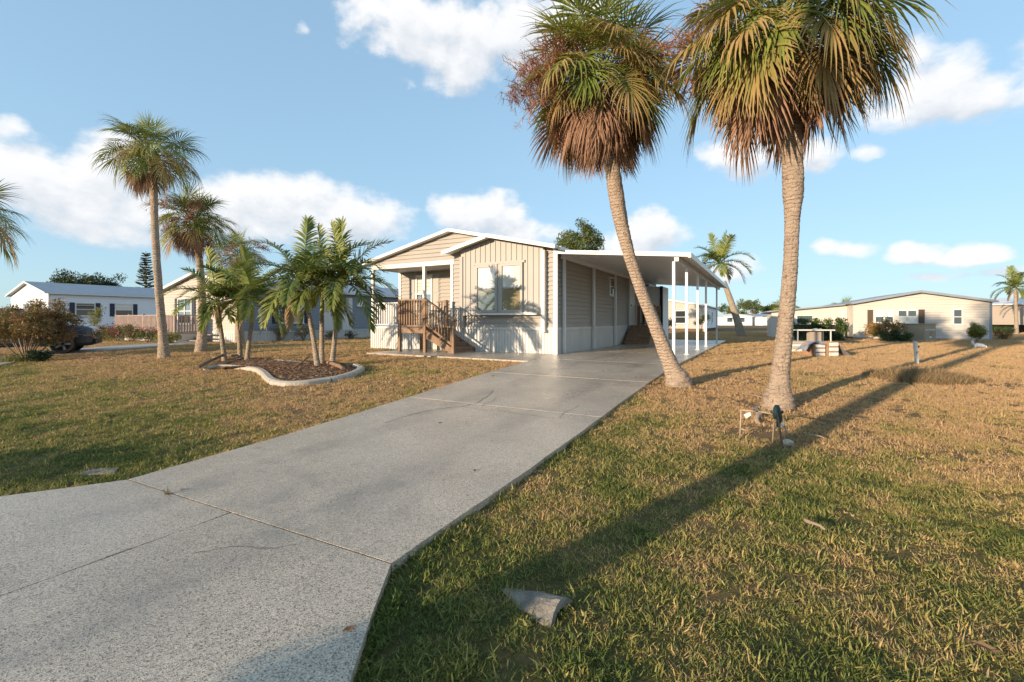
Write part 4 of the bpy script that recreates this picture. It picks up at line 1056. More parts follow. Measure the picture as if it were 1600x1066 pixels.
pt = AT(168, 440, 64); broadleaf('smaller loose tree behind the white home', Vector((pt.x, 64, .35)), 6.3, 2.0, 3.2, 64, 'tree_dark', 6, 120, .2, .8)
# Norfolk pine
def norfolk(label, base, h, seed):
    r = random.Random(seed); o = thing('norfolk_pine', label, 'tree', base); MB().tube([(0, 0, -.1), (0, 0, h * .5), (0, 0, h)], [.16, .1, .02], 8).build('trunk', M['bark'], o)
    mb = MB(); z = h * .2
    while z < h - .2:
        L = (1.75 * (1 - (z / h)) ** .75 + .18) * r.uniform(.85, 1.1)
        for i in range(6):
            a = i * math.pi / 3 + r.uniform(-.2, .2); p = Vector((0, 0, z)); d = Vector((math.cos(a), math.sin(a), r.uniform(-.25, .15))).normalized(); q = [p]
            for s in range(5): d = (d + Vector((0, 0, .06))).normalized(); q.append(q[-1] + d * L / 5)
            mb.tube(q, .02, 3)
            for s in range(60):
                t = r.uniform(.1, 1) * 4.99; j = int(t); b = q[j].lerp(q[j + 1], t - j); sd = Vector((-math.sin(a), math.cos(a), r.uniform(-.1, .7))) * r.choice((-1, 1)); sd.z = abs(sd.z)
                e = b + (sd.normalized() + d * .6) * r.uniform(.12, .30); wv = Vector((0, 0, .045)); mb.add([b - wv, b + wv, e], [(0, 1, 2)])
        z += h * r.uniform(.024, .034)
    mb.build('crown', M['pine_leaf'], o, fix=False); return o
pt = AT(228, 500, 60); norfolk('norfolk pine with tiered branches behind the white home', Vector((pt.x, 60, .35)), 10.3, 5)
# shrubs on the left
bS = G(42, 563); shrub('large rusty leaved shrub with pale stems in front of the parked car', bS, 3.5, 2.15, 71, 'rust_leaf', 190, .06, 20, n=95, low=.25, rad=.33, r0=.024)
shrub('dark green leafy undergrowth at the foot of the rusty shrub', G(62, 565), .9, .38, 75, 'tree_dark', 120, .045, 7, n=14, rad=.18, low=.1)
bY = G(22, 566); 
def tuft(name, label, cat, base, w, h, count, seed, mt, lean=.6, wd=.006, flat=False):
    r = random.Random(seed); mb = MB()
    for i in range(count):
        a = r.uniform(0, 6.28); q = w / 2 * math.sqrt(r.random()); p = Vector((math.cos(a) * q, math.sin(a) * q, 0)); p.z = zg(base.x + p.x, base.y + p.y) - base.z - .02
        hh = h * r.uniform(.45, 1.1) * (1 - .55 * (q / (w / 2)) ** 2); d = Vector((r.gauss(0, lean), r.gauss(0, lean), 1)).normalized(); wv = Vector((r.uniform(-1, 1), r.uniform(-1, 1), 0)).normalized() * wd
        m1 = p + d * hh * .55; d = step_dir(d, 1.2 / max(h, .2) * .6, hh * .45); e = m1 + d * hh * .45
        mb.add([p - wv, p + wv, m1 - wv * .8, m1 + wv * .8, e], [(0, 1, 3, 2), (2, 3, 4)])
    return tag(link(name, mb.mesh(name, M[mt]), None, base), label, cat)
tuft('grass_clump', 'bright yellow green grass clump beside the rusty shrub', 'grass clump', bY, .75, .42, 500, 76, 'yellow_leaf', .45, .008)
for i, (px_, py_, w, h) in enumerate(((158, 526, 1.6, .75), (182, 527, 1.7, .8), (208, 528, 1.7, .8), (232, 528, 1.6, .7), (268, 529, 1.3, .6))):
    shrub(['low pink flowering shrub at the open end of the deck bed', 'pink flowering shrub under the outer deck railing', 'pink flowering shrub below the middle deck posts', 'pink flowering shrub beside the tall palm trunk', 'low green shrub at the deck corner'][i], W((-33.1, -31.3, -29.4, -27.7, -25.6)[i], 11.45), w, h, 80 + i, 'tree_leaf' if i != 4 else 'yellow_leaf', 110, .06, 7, n=16, rad=.3, flower='red_leaf' if i < 4 else None, low=.1)
shrub('slim green shrub rising by the white home window', G(150, 524.5), 1.3, 2.1, 88, 'yellow_leaf', 60, .08, 6, n=16, rad=.35, low=.3)
for i, px_ in enumerate((400, 436, 474)): shrub(['dry shrub by the blue home wall nearest its front corner', 'dry shrub under the blue home double window', 'dry shrub by the blue home wall beside its door'][i], G(px_, 534 - i * .7), 1.15, 1.0, 90 + i, 'dry_leaf', 55, .05, 9, n=26, rad=.22, low=.1, group=None)
for i, px_ in enumerate((515, 546)): shrub(['small grey shrub beside the blue home door', 'small dark shrub by the blue home rear wall'][i], G(px_, 531 - i * 1.2), .8, .5, 95 + i, 'dry_leaf' if i == 0 else 'tree_dark', 50, .05, 6, n=12, rad=.18, low=.1)

# right side: hedge, croton, round shrub
def hedge(label, a, b, h, th, seed):
    d = Vector((b.x - a.x, b.y - a.y, 0)); L = d.length; o = thing('hedge', label, 'hedge', a, math.atan2(d.y, d.x)); r = random.Random(seed)
    MB().box(.15, L - .15, -th * .38, th * .38, -.05, h * .8).build('stem', M['dark'], o)  # dark box, not real stems: stands in for shade inside the foliage
    cen = []
    for i in range(int(L * h * 26)):
        f = r.choice('tsbfe'); x, y, z_ = r.uniform(0, L), r.uniform(-th / 2, th / 2), r.uniform(.05, h)
        if f == 't': z_ = h
        elif f == 'f' or f == 's': y = -th / 2
        elif f == 'b': y = th / 2
        else: x = r.choice((.0, L))
        cen.append((Vector((x, y, z_)), r.uniform(.6, 1.1)))
    leafcloud(cen, 80, .22, .085, seed).build('foliage', M['hedge_leaf'], o, fix=False); return o
hedge('clipped dark green hedge along the cream home wing', AT(1243, 526, 25.6) * 1, AT(1311, 526, 25.6), 1.12, 1.0, 5)
for o in list(COL.objects):
    if o.name.startswith('hedge'): o.location.z = .35
cb = G(1382, 533); 
shrub('red and orange leaved shrub under the cream home windows', cb, 2.3, 1.15, 101, 'croton_leaf', 120, .07, 10, n=36, rad=.3, low=.1)
shrub('dark green low shrub at the foot of the orange leaved one', cb + Vector((-.1, -.75, 0)), 2.2, .5, 102, 'hedge_leaf', 140, .055, 8, n=34, rad=.2, low=.05)
shrub('round yellow green shrub at the corner of the cream home', G(1527, 535), 1.05, 1.05, 103, 'yellow_leaf', 180, .05, 10, n=30, rad=.2, low=.0)
shrub('reddish low plants between the cream and taupe homes', G(1570, 531), 1.6, .6, 104, 'croton_leaf', 60, .06, 8, n=16, rad=.2, low=.05)
shrub('dark rounded shrub in the lawn of the taupe home', G(1565, 524), 2.2, .55, 105, 'hedge_leaf', 100, .06, 8, n=20, rad=.3, low=.05)
shrub('small tree like shrub under the beige home gable', G(1041, 524), 1.5, 1.9, 106, 'tree_leaf', 110, .06, 5, n=22, rad=.3, low=.55, r0=.035)
shrub('grey blue shrub at the corner of the beige home', G(1095, 520), 1.6, 1.8, 107, 'tree_dark', 110, .07, 6, n=20, rad=.32, low=.3)
M['mound_leaf'] = leaf_mat('dry_mound_grass', [(.13, .10, .045), (.26, .18, .09), (.36, .25, .13), (.10, .11, .04)], None, .2, .8)
tuft('dry_grass_mound', 'mound of dry uncut grass on the lawn by the short post', 'grass mound', G(1436, 592), 1.7, .34, 9000, 110, 'mound_leaf', .9, .005)

# distant row of houses and trees at the end of the street
far_lab = ['distant white house beyond the leaning palm', 'distant tan walled house on the far street', 'distant cream house near the tall street palm', 'distant grey house at the street end', 'distant low house behind the cabbage palm']
for i, (px_, Y, w, c_) in enumerate(((1150, 120, 8, 'white_siding'), (1172, 125, 9, 'taupe'), (1196, 130, 9, 'cream'), (1214, 118, 8, 'white_siding'), (1232, 122, 8, 'beige'))):
    x_ = (px_ - 800) / F * Y
    h = thing('distant_house', far_lab[i], 'house', (x_, Y, .35), R(-8 + 5 * i), 'far row of houses')
    MB().prism([(-w / 2, 0), (w / 2, 0), (w / 2, 2.3), (0, 2.9), (-w / 2, 2.3)], lambda p: (p[0], 0, p[1]), lambda p: (p[0], 9, p[1])).build('wall', M[c_], h)
    for s_ in (-1, 1): MB().prism([(0, 2.93), (s_ * (w / 2 + .3), 2.27), (s_ * (w / 2 + .3), 2.4), (0, 3.08)], lambda p: (p[0], -.4, p[1]), lambda p: (p[0], 9.3, p[1])).build('roof', M['roof_grey' if i % 2 else 'roof_white'], h)
    for q in (-2.2, .8): MB().box(q, q + 1.3, -.05, .0, .9, 2.0).build('window', M['glass_dark'], h)
for i, (px_, Y, ht, sp) in enumerate(((1134, 150, 6.5, 3), (1148, 140, 5.5, 2.5), (1166, 150, 8.5, 3.5), (1178, 145, 7.5, 3), (1190, 160, 6, 3), (1206, 150, 7, 2.2), (1310, 90, 4.2, 1.6))):
    broadleaf(['distant tree beside the far white house', 'distant low tree behind the far white house', 'distant tall tree behind the leaning palm trunk', 'distant broad tree over the far tan house', 'distant tree over the far cream house', 'distant small crowned tree near the street palm', 'dark tree tip above the cream home wing'][i], Vector(((px_ - 800) / F * Y, Y, .35)), ht, sp, ht * .35, 120 + i, 'tree_leaf', 7, 60, .35, 1.2, group=None)
bp = G(1222, 515); Yp = 60
bp = Vector(((1228 - 800) / F * Yp, Yp, .35))
sabal('bushy cabbage palm behind the stout trunk and before the far street', bp, [bp + Vector((0, 0, h)) for h in (.8, 1.6, 2.2)], [.3, .25, .22, .2, .2], bp + Vector((0, 0, 2.7)), [3, 5, 7, 8, 8, 6, 4, 2], 1.15, 33)
bp = Vector(((1318 - 800) / F * 55, 55, .35))
sabal('cabbage palm crown above the cream home wing roof', bp, [bp + Vector((0, 0, h)) for h in (.8, 1.4, 2.0)], [.3, .25, .22, .2, .2], bp + Vector((0, 0, 2.35)), [3, 5, 6, 6, 6, 3, 1, 0], .95, 34)
# ------------------------------------------------------------------ kerbed bed, mulch, logs
kerb_pix = [(322, 579), (345, 575.5), (375, 577), (400, 580), (413, 587), (424, 598), (445, 603), (475, 602), (505, 598), (530, 594), (552, 587), (564, 579), (556, 574)]
kpts = catmull([G(*p) for p in kerb_pix], 5)
bed = thing('kerbed_planting_bed', 'curved concrete kerb round a mulched bed with two clumps of slim palms', 'planting bed', G(440, 585))
orgb = Vector(bed.location)
def kerb_piece(path):
    mb = MB(); V = []; prof = [(-.12, -.06), (-.10, .06), (-.06, .098), (.04, .098), (.085, .07), (.10, -.06)]
    for i, p in enumerate(path):
        t = (path[min(i + 1, len(path) - 1)] - path[max(i - 1, 0)]); t.z = 0; t.normalize(); x = Vector((t.y, -t.x, 0))
        V += [p + x * a + Vector((0, 0, b)) - orgb for a, b in prof]
    k = len(prof); Fc = [(i * k + j, i * k + (j + 1) % k, (i + 1) * k + (j + 1) % k, (i + 1) * k + j) for i in range(len(path) - 1) for j in range(k)]
    Fc += [tuple(range(k)), tuple(range((len(path) - 1) * k, len(path) * k))[::-1]]
    return mb.add(V, Fc)
def shorten(path, e=.012):
    q = [Vector(p) for p in path]; q[0] = q[0] + (q[1] - q[0]).normalized() * e; q[-1] = q[-1] + (q[-2] - q[-1]).normalized() * e; return q
cuts = [0, 11, 20, 26, 42, len(kpts) - 1]
for a, b in zip(cuts, cuts[1:]): kerb_piece(shorten(kpts[a:b + 1])).build('kerb_piece', M['concrete'], bed)
back = catmull([G(430, 567), G(450, 568.5), G(475, 571.5), G(490, 573)], 4)
kerb_piece(back).build('kerb_piece', M['concrete'], bed)
# mulch surface with chips
outline = [G(*p) for p in kerb_pix] + [G(530, 568), G(490, 565.5), (G(430, 562.5)), G(370, 559), G(335, 566)]
cx_ = sum((p for p in outline), Vector()) / len(outline)
mb = MB(); V = [cx_ + Vector((0, 0, .11))] + [p + Vector((0, 0, .03)) for p in outline] ; mid = [cx_.lerp(p, .6) + Vector((0, 0, .09)) for p in outline]
k = len(outline); V = V + mid; V = [v - orgb for v in V]
Fc = [(0, 1 + k + i, 1 + k + (i + 1) % k) for i in range(k)] + [(1 + k + i, 1 + i, 1 + (i + 1) % k, 1 + k + (i + 1) % k) for i in range(k)]
mb.add(V, Fc).build('mulch', M['mulch'], bed, smooth=True)
r = random.Random(77); mb = MB()
M['chips'] = leaf_mat('mulch_chips', [(.11, .065, .045), (.24, .14, .085), (.40, .25, .15), (.17, .12, .085)], None, .05, .95, .1)
for i in range(3500):
    j = r.randrange(k); t = math.sqrt(r.random()) * .95; p = cx_.lerp(outline[j].lerp(outline[(j + 1) % k], r.random()), t)
    h = .11 - (.02 / .6) * t if t < .6 else .09 - .06 * (t - .6) / .4
    p = Vector((p.x, p.y, p.z + h + .008)) - orgb; a = r.uniform(0, 6.28); dv = Vector((math.cos(a), math.sin(a), r.uniform(-.4, .5))) * r.uniform(.02, .07); wv = Vector((-math.sin(a), math.cos(a), r.uniform(-.5, .5))) * r.uniform(.006, .014)
    mb.add([p - dv - wv, p - dv + wv, p + dv + wv, p + dv - wv], [(0, 1, 2, 3)])
tag(mb.build('mulch_chips', M['chips'], bed, fix=False), kind='stuff')
def log(label, pix0, pix1, r0, r1, seed, lift=.05, mt='bark', name='fallen_palm_stalk'):
    a, b = G(*pix0), G(*pix1); b.z += lift; a.z += r0 * .6; r = random.Random(seed)
    pts = [a.lerp(b, t) + Vector((r.uniform(-.02, .02), r.uniform(-.02, .02), .02 * math.sin(t * 3))) for t in (0, .25, .5, .75, 1)]
    return tag(MB().tube([p - a for p in pts], [r0, r0 * .95, (r0 + r1) / 2, r1 * 1.1, r1], 8, wob=lambda i, k: 1 + r.uniform(-.15, .15)).build(name, M[mt], None), label, 'log'), a
for lab, p0, p1, r0, r1, sd, lf, mt in (('weathered log lying over the outer end of the kerb', (308, 581), (350, 566), .05, .035, 1, .14, 'bark'), ('short dark log on the mulch behind the weathered log', (331, 566), (372, 564), .045, .03, 2, .1, 'twig'),
                                    ('dark stick leaning on the mulch before the back kerb', (463, 580), (484, 568), .022, .018, 3, .12, 'bark'), ('reddish split log beside the house end palms', (510, 571), (536, 585), .05, .04, 4, .06, 'wood_tread')):
    o, a = log(lab, p0, p1, r0, r1, sd, lf, mt); o.location = a + Vector((0, 0, .07))

# ------------------------------------------------------------------ lawn grass: clumps of blades scattered by geometry nodes
def clump_mesh(seed, rad, n, h, wd, lean):
    r = random.Random(seed); mb = MB()
    for i in range(n):
        a = r.uniform(0, 6.28); q = rad * math.sqrt(r.random()); p = Vector((math.cos(a) * q, math.sin(a) * q, -.01))
        hh = h * r.uniform(.4, 1.15); d = Vector((r.gauss(0, lean), r.gauss(0, lean), 1)).normalized(); wv = Vector((r.uniform(-1, 1), r.uniform(-1, 1), 0)).normalized() * wd * r.uniform(.6, 1.2)
        m1 = p + d * hh * .5; d2 = step_dir(d, 14, hh * .5 * r.uniform(.3, 1.4)); e = m1 + d2 * hh * .6
        mb.add([p - wv, p + wv, m1 - wv * .8, m1 + wv * .8, e], [(0, 1, 3, 2), (2, 3, 4)])
    return mb.mesh('grass_tuft', M['blade'])
grass_col = bpy.data.collections.new('grass_tufts')
NV = 8
for i in range(NV):
    cm = clump_mesh(i, .08, 85, .034, .0031, .9) if i < 5 else (clump_mesh(i, .08, 40, .058, .0036, .7) if i < 7 else clump_mesh(i, .09, 34, .024, .0075, 1.6))
    grass_col.objects.link(bpy.data.objects.new('grass_tuft', cm))
rg = np.random.default_rng(5)
def inpoly(x, y, poly):
    ins = np.zeros(len(x), bool); k = len(poly)
    for i in range(k):
        x0, y0 = poly[i][0], poly[i][1]; x1, y1 = poly[(i + 1) % k][0], poly[(i + 1) % k][1]
        if y0 == y1: continue
        c = ((y0 > y) != (y1 > y)) & (x < (x1 - x0) * (y - y0) / (y1 - y0) + x0); ins ^= c
    return ins
def lawn_points():
    out = []
    # bands by distance from the viewpoint: (near, far, tufts per square metre, scale)
    for (d0, d1, dens, sc) in ((.0, 4, 300, 1.0), (4, 8, 200, 1.05), (8, 14, 115, 1.25), (14, 24, 50, 1.6), (24, 45, 16, 2.2)):
        x0, x1, y0, y1 = -d1 * 1.25 - 3.2, d1 * 1.25 + 3.2, -.4, d1
        k = int((x1 - x0) * (y1 - y0) * dens); x = rg.uniform(x0, x1, k); y = rg.uniform(y0, y1, k); dd = np.maximum(y, np.hypot(x, y) * .7)
        keep = (dd >= d0) & (dd < d1) & (np.abs(x) < y * 1.25 + 3.2)
        x, y = x[keep], y[keep]; n = NX * x + NY * y; s = DX * x + DY * y
        le = np.where(s < 1.9, -4.9 - (1.87 - s) * .66, -4.9 - (s - 1.86) * .066) + .05 * rg.random(len(s)) ** 2 - .01
        re_ = np.where(s < 1.95, RE + (1.95 - s) * .665, RE) - .05 * rg.random(len(s)) ** 2 + .012
        bad = (n > le) & (n < re_) & (s < 27.2)
        bad |= (n > -11.7) & (n < -5.5) & (s > 10.98) & (s < 14)
        bad |= (n > -14.1) & (n < -1.9) & (s > 13.5) & (s < 29)
        bad |= (n > -31.5) & (n < -23.4) & (s > 13.7) & (s < 30)
        bad |= (n > -33.6) & (n < -25.5) & (s > 12.2) & (s < 14)
        bad |= inpoly(x, y, [(p.x, p.y) for p in outline]) | inpoly(x, y, [(p.x, p.y) for p in pl] + [(p.x, p.y) for p in pu[::-1]])
        # worn patches under the palms and round the valve stand
        for (cx, cy, rr) in ((b2.x, b2.y, .5), (b1.x, b1.y, .38), (2.95, 5.2, .22), (CUL.x, CUL.y, .0)):
            bad |= ((x - cx) ** 2 + (y - cy) ** 2 < (rr * rg.uniform(.4, 1.2, len(x))) ** 2)
        th = np.sin(x * 1.9 + 1.3 * np.sin(y * 1.1)) * np.sin(y * 2.3 + 1.7 * np.sin(x * .9 + 2)); bad |= (rg.random(len(x)) < np.clip(th - .3, 0, 1) * .75)
        x, y = x[~bad], y[~bad]; out.append(np.stack([x, y, zg_np(x, y), sc * rg.uniform(.7, 1.3, len(x))], 1))
    return np.concatenate(out)
CUL = G(842, 950)
P = lawn_points()
# longer runners leaning over the edges of the drive and the walk
ee = []
for i in range(900):
    s_ = rg.uniform(-.2, 11) ; side_ = i % 2
    if side_: n_ = (RE + (1.95 - s_) * .665 if s_ < 1.95 else RE) + rg.normal(.012, .022)
    else: n_ = (-4.9 - (1.87 - s_) * .66 if s_ < 1.87 else Le(s_)) - rg.normal(.012, .022)
    if math.sin(s_ * 5 + side_) + math.sin(s_ * 12.3) < -.5: continue
    w_ = W(n_, s_); ee.append((w_.x, w_.y, w_.z + .012, rg.uniform(.75, 1.35)))
P = np.concatenate([P, np.array(ee)])
me = bpy.data.meshes.new('lawn_grass'); me.from_pydata(P[:, :3].tolist(), [], [])
at = me.attributes.new('sc', 'FLOAT', 'POINT'); at.data.foreach_set('value', P[:, 3].astype(np.float32))
at = me.attributes.new('rot', 'FLOAT_VECTOR', 'POINT'); rot = np.zeros((len(P), 3), np.float32); rot[:, 2] = rg.uniform(0, 6.28, len(P)); rot[:, :2] = rg.normal(0, .12, (len(P), 2)); at.data.foreach_set('vector', rot.ravel())
at = me.attributes.new('pick', 'INT', 'POINT'); at.data.foreach_set('value', rg.integers(0, NV, len(P)).astype(np.int32))
lawn = tag(link('lawn_grass', me), 'short patchy green and straw coloured lawn grass', 'grass', kind='stuff')
gn = bpy.data.node_groups.new('scatter_grass', 'GeometryNodeTree')
gn.interface.new_socket('Geometry', in_out='INPUT', socket_type='NodeSocketGeometry'); gn.interface.new_socket('Geometry', in_out='OUTPUT', socket_type='NodeSocketGeometry')
q = N(gn); gi, go = q.n('NodeGroupInput'), q.n('NodeGroupOutput')
ci = q.n('GeometryNodeCollectionInfo'); ci.inputs[0].default_value = grass_col; ci.inputs[1].default_value = True; ci.inputs[2].default_value = True
io = q.n('GeometryNodeInstanceOnPoints')
def named(nm, ty):
    x = q.n('GeometryNodeInputNamedAttribute', data_type=ty); x.inputs[0].default_value = nm; return x.outputs[0]
q.link(gi.outputs[0], io.inputs['Points']); q.link(ci.outputs[0], io.inputs['Instance']); io.inputs['Pick Instance'].default_value = True
q.link(named('pick', 'INT'), io.inputs['Instance Index']); q.link(named('sc', 'FLOAT'), io.inputs['Scale'])
e2r = q.n('FunctionNodeEulerToRotation'); q.link(named('rot', 'FLOAT_VECTOR'), e2r.inputs[0]); q.link(e2r.outputs[0], io.inputs['Rotation'])
q.link(io.outputs[0], go.inputs[0])
md = lawn.modifiers.new('scatter', 'NODES'); md.node_group = gn
print('grass tufts', len(P))
# weeds in the drive joints
for i, (px_, py_, lab) in enumerate(((1035, 597, 'green weed in the drive joint nearer the middle'), (1063, 600, 'green weed in the drive joint nearer the leaning palm'), (262, 783, 'dry weed growing in the first drive joint'), (770, 592, 'low weed in the drive joint nearer the home'))):
    bb = G(px_, py_); bb.z += TOP; n_, s_ = NS(bb)
    r = random.Random(i); mb = MB()
    for j in range(26):
        a = r.uniform(0, 6.28); d = Vector((math.cos(a), math.sin(a), r.uniform(.3, 1.5))).normalized() * r.uniform(.03, .075); wv = Vector((-math.sin(a), math.cos(a), 0)) * .004
        mb.add([wv * -1, wv, d + wv * .4, d - wv * .4], [(0, 1, 2, 3)])
    tag(link('weed', mb.mesh('weed', M['yellow_leaf' if i < 2 else 'dry_leaf']), None, bb - Vector((0, 0, .012))), lab, 'weed')

# ------------------------------------------------------------------ culvert ends
def culvert(label, c, axis, L, R1, r1, sink, tilt):
    o = thing('culvert_end', label, 'culvert', c, math.atan2(axis.y, axis.x)); mb = MB(); n = 22; V = []; rr = random.Random(3)
    st = [-L, -L * .8, -L * .6, -L * .42, -L * .25, -L * .12, 0.0]
    for x in st:
        for k in range(n): a = 2 * math.pi * k / n; w = 1 + rr.uniform(-.055, .055); V.append((x + (.03 * math.cos(a) if x == 0 else 0) * -1, R1 * w * math.sin(a), R1 * w * math.cos(a) + x * tilt))
    m = len(st)
    for x in (0.0, -.45):
        for k in range(n): a = 2 * math.pi * k / n; V.append((x - (.03 * math.cos(a) if x == 0 else 0), r1 * math.sin(a), r1 * math.cos(a) + x * tilt))
    Fc = [(i * n + k, i * n + (k + 1) % n, (i + 1) * n + (k + 1) % n, (i + 1) * n + k) for i in range(m - 1) for k in range(n)]
    Fc += [((m - 1) * n + k, (m - 1) * n + (k + 1) % n, m * n + (k + 1) % n, m * n + k) for k in range(n)]
    Fc += [(m * n + k, m * n + (k + 1) % n, (m + 1) * n + (k + 1) % n, (m + 1) * n + k) for k in range(n)]
    V = [(x, y, z - sink) for x, y, z in V]
    mb.add(V, Fc).build('pipe', M['old_concrete'], o, smooth=False)
    MB().tube([(-.46, 0, -.46 * tilt - sink), (-.44, 0, -.44 * tilt - sink)], r1 * .99, n).build('dark_plug', M['dark'], o)  # dark disc closing the pipe, painted in for the shade of its hollow
    return o
culvert('pale concrete culvert end sunk in the lawn by the drive apron', G(884, 962), Vector((.82, -.57, 0)), .46, .15, .105, .085, .17)
tag(slab_mesh([NS(G(118, 744)), NS(G(178, 741)), NS(G(186, 732)), NS(G(140, 735))], .012, .1, RND, rows=3).build('concrete_patch', M['old_concrete'], fix=False), 'small flat concrete patch in the grass by the drive', 'concrete')

# ------------------------------------------------------------------ valve stand by the palm
Yv = G(1175, 684).y
vo = G(1157, 686)
vs = thing('irrigation_stand', 'pipe stand with dark green valve and white tag before the stout palm', 'pipe stand', vo)
def vp(px, py, Y): return AT(px, py, Y) - vo
def pipe(pts, rad, nm='pipe', mt='pvc'): return MB().tube(pts, rad, 8).build(nm, M[mt], vs, smooth=True)
Yl = vo.y; Yr1 = G(1208, 692).y; Yr2 = G(1223, 700).y
pipe([vp(1156, 688, Yl), vp(1158, 640, Yl)], .0085); pipe([vp(1158, 641, Yl), vp(1185, 643, Yl + .02), vp(1212, 648, Yr1)], .008)
pipe([vp(1157, 670, Yl), vp(1172, 674, Yl - .02)], .007)
pipe([vp(1207, 694, Yr1), vp(1209, 660, Yr1)], .008); pipe([vp(1224, 704, Yr2), vp(1217, 662, Yr2), vp(1214, 645, Yr2)], .009, mt='bark')
pipe([vp(1231, 686, Yr2 + .25), vp(1226, 665, Yr2 + .25)], .010)
va = MB().tube([vp(1213, 655, Yr1), vp(1213.5, 648, Yr1), vp(1214, 638, Yr1), vp(1214, 633, Yr1)], [.026, .04, .036, .02], 10).tube([vp(1216, 668, Yr1), vp(1218, 652, Yr1 + .02), vp(1216, 642, Yr1 + .03)], [.018, .032, .028], 8).build('valve', M['valve'], vs, smooth=True)
MB().tube([vp(1205, 644, Yr1), vp(1223, 644, Yr1)], .018, 8).build('valve_arm', M['valve'], vs, smooth=True)
MB().tube([vp(1221, 664, Yr2 + .1), vp(1224, 664, Yr2 + .1)], .02, 10).build('cap', M['white'], vs)
tg = MB(); a0 = vp(1162, 648, Yl - .01); a1 = vp(1172, 644, Yl - .01); a2 = vp(1174, 649, Yl - .02); a3 = vp(1166, 654, Yl - .02); nn = Vector((0, .006, 0))
tg.add([a0, a1, a2, a3, a0 + nn, a1 + nn, a2 + nn, a3 + nn], [(0, 1, 2, 3), (7, 6, 5, 4), (0, 4, 5, 1), (1, 5, 6, 2), (2, 6, 7, 3), (3, 7, 4, 0)]).build('tag', M['crate_white'], vs)
MB().tube([vp(1176, 641, Yl), vp(1183, 636, Yl), vp(1189, 643, Yl)], .012, 6).tube([vp(1180, 644, Yl), vp(1184, 637, Yl - .03)], .010, 6).build('tap_handle', M['rim'], vs)
tag(log('short stub of wood standing beside the pipe stand', (1185, 660), (1184, 650), .03, .028, 9, .07, 'pvc', 'wood_stub')[0], None).location = G(1185, 662)
rb = G(1231, 697)
rk = MB(); r = random.Random(8); V = []; 
import bmesh
bm = bmesh.new(); bmesh.ops.create_icosphere(bm, subdivisions=2, radius=.055)
for v in bm.verts: v.co = Vector((v.co.x * 1.1, v.co.y * .9, v.co.z * .8)) * r.uniform(.85, 1.12)
m_ = bpy.data.meshes.new('stone'); bm.to_mesh(m_); bm.free(); m_.materials.append(M['concrete'])
tag(link('stone', m_, None, rb + Vector((0, 0, .03))), 'pale reddish stone at the foot of the pipe stand', 'stone')
for i, (p0, p1, lab) in enumerate((((1165, 620), (1198, 629), 'pale stick on the lawn touching the stout palm'), ((1266, 687), (1287, 692), 'pale dead stalk on the lawn beside the pipe stand shadow'), ((1260, 825), (1284, 838), 'brown dead leaf stalk lying in the green lawn'), ((1390, 578), (1430, 571), 'pale stick beside the short white post'))):
    o, a = log(lab, p0, p1, .011, .007, 20 + i, .01, 'twig', 'stick'); o.location = a + Vector((0, 0, .035))

# ------------------------------------------------------------------ things on the right-hand lawn
sp = G(1432, 569); pst = thing('marker_post', 'short leaning white wooden post on the straw coloured lawn', 'post', sp)
MB().bar((.02, 0, -.1), (-.035, 0, .58), .055, .07).build('post', M['crate_white'], pst); MB().box(-.03, .08, -.10, -.046, .30, .34).build('cross_cleat', M['pvc'], pst)
MB().box(.025, .06, -.02, .03, .42, .47).build('bracket', M['black'], pst)
tb_ = AT(1270, 532, 20.5); tbl = thing('folding_table', 'white topped folding table near the hedge', 'table', Vector((tb_.x, 20.5, .35)), R(-4))
MB().box(-.95, .75, -.35, .35, .68, .73).build('tabletop', M['crate_white'], tbl)
for x_ in (-.8, .6):
    for y_ in (-.28, .28): MB().box(x_ - .02, x_ + .02, y_ - .02, y_ + .02, 0, .679).build('leg', M['alu'], tbl)
MB().box(-.2, .3, -.12, .12, -.02, .679).build('pedestal', M['taupe'], tbl)
cl = MB(); r = random.Random(9); V = [(-.32 + .1 * i, -.12 + .1 * j, .735 + (.06 * r.random() if 0 < i < 5 and 0 < j < 3 else 0)) for j in range(4) for i in range(6)]
cl.add(V, [(j * 6 + i, j * 6 + i + 1, (j + 1) * 6 + i + 1, (j + 1) * 6 + i) for j in range(3) for i in range(5)])
o = cl.build('cloth', M['crate_white'], None, fix=False); o.location = tbl.location + Vector((.25, 0, 0)); tag(o, 'crumpled white cloth lying on the folding table', 'cloth')
def crate(label, base, rz, w, d, h):
    o = thing('slatted_crate', label, 'crate', base, rz)
    for x_ in (-w / 2, w / 2 - .03): MB().box(x_, x_ + .03, -d / 2, d / 2, 0, h).build('side_panel', M['orange'], o)
    for i in range(3):
        z0 = .02 + i * h / 3
        for y_ in (-d / 2 - .016, d / 2): MB().box(-w / 2 + .04, w / 2 + .0, y_, y_ + .016, z0, z0 + h / 3 - .045).build('slat', M['crate_white'], o)
    MB().box(-w / 2 + .032, w / 2 - .032, -d / 2 + .003, d / 2 - .003, .02, .05).build('bottom', M['wood'], o)
    MB().box(-w / 2 + .03, w / 2 - .03, -d / 2 + .01, d / 2 - .01, .05, h - .03).build('contents', M['orange'], o)
    return o
cB = G(1275, 556.5); cA = G(1290, 556.5)
crate('slatted white and orange crate under the tarp fold', cB + Vector((-.08, .0, 0)), R(6), .36, .5, .40)
crate('taller slatted white and orange crate beside the grey tarp', cA + Vector((.04, 0, 0)), R(4), .34, .5, .46)
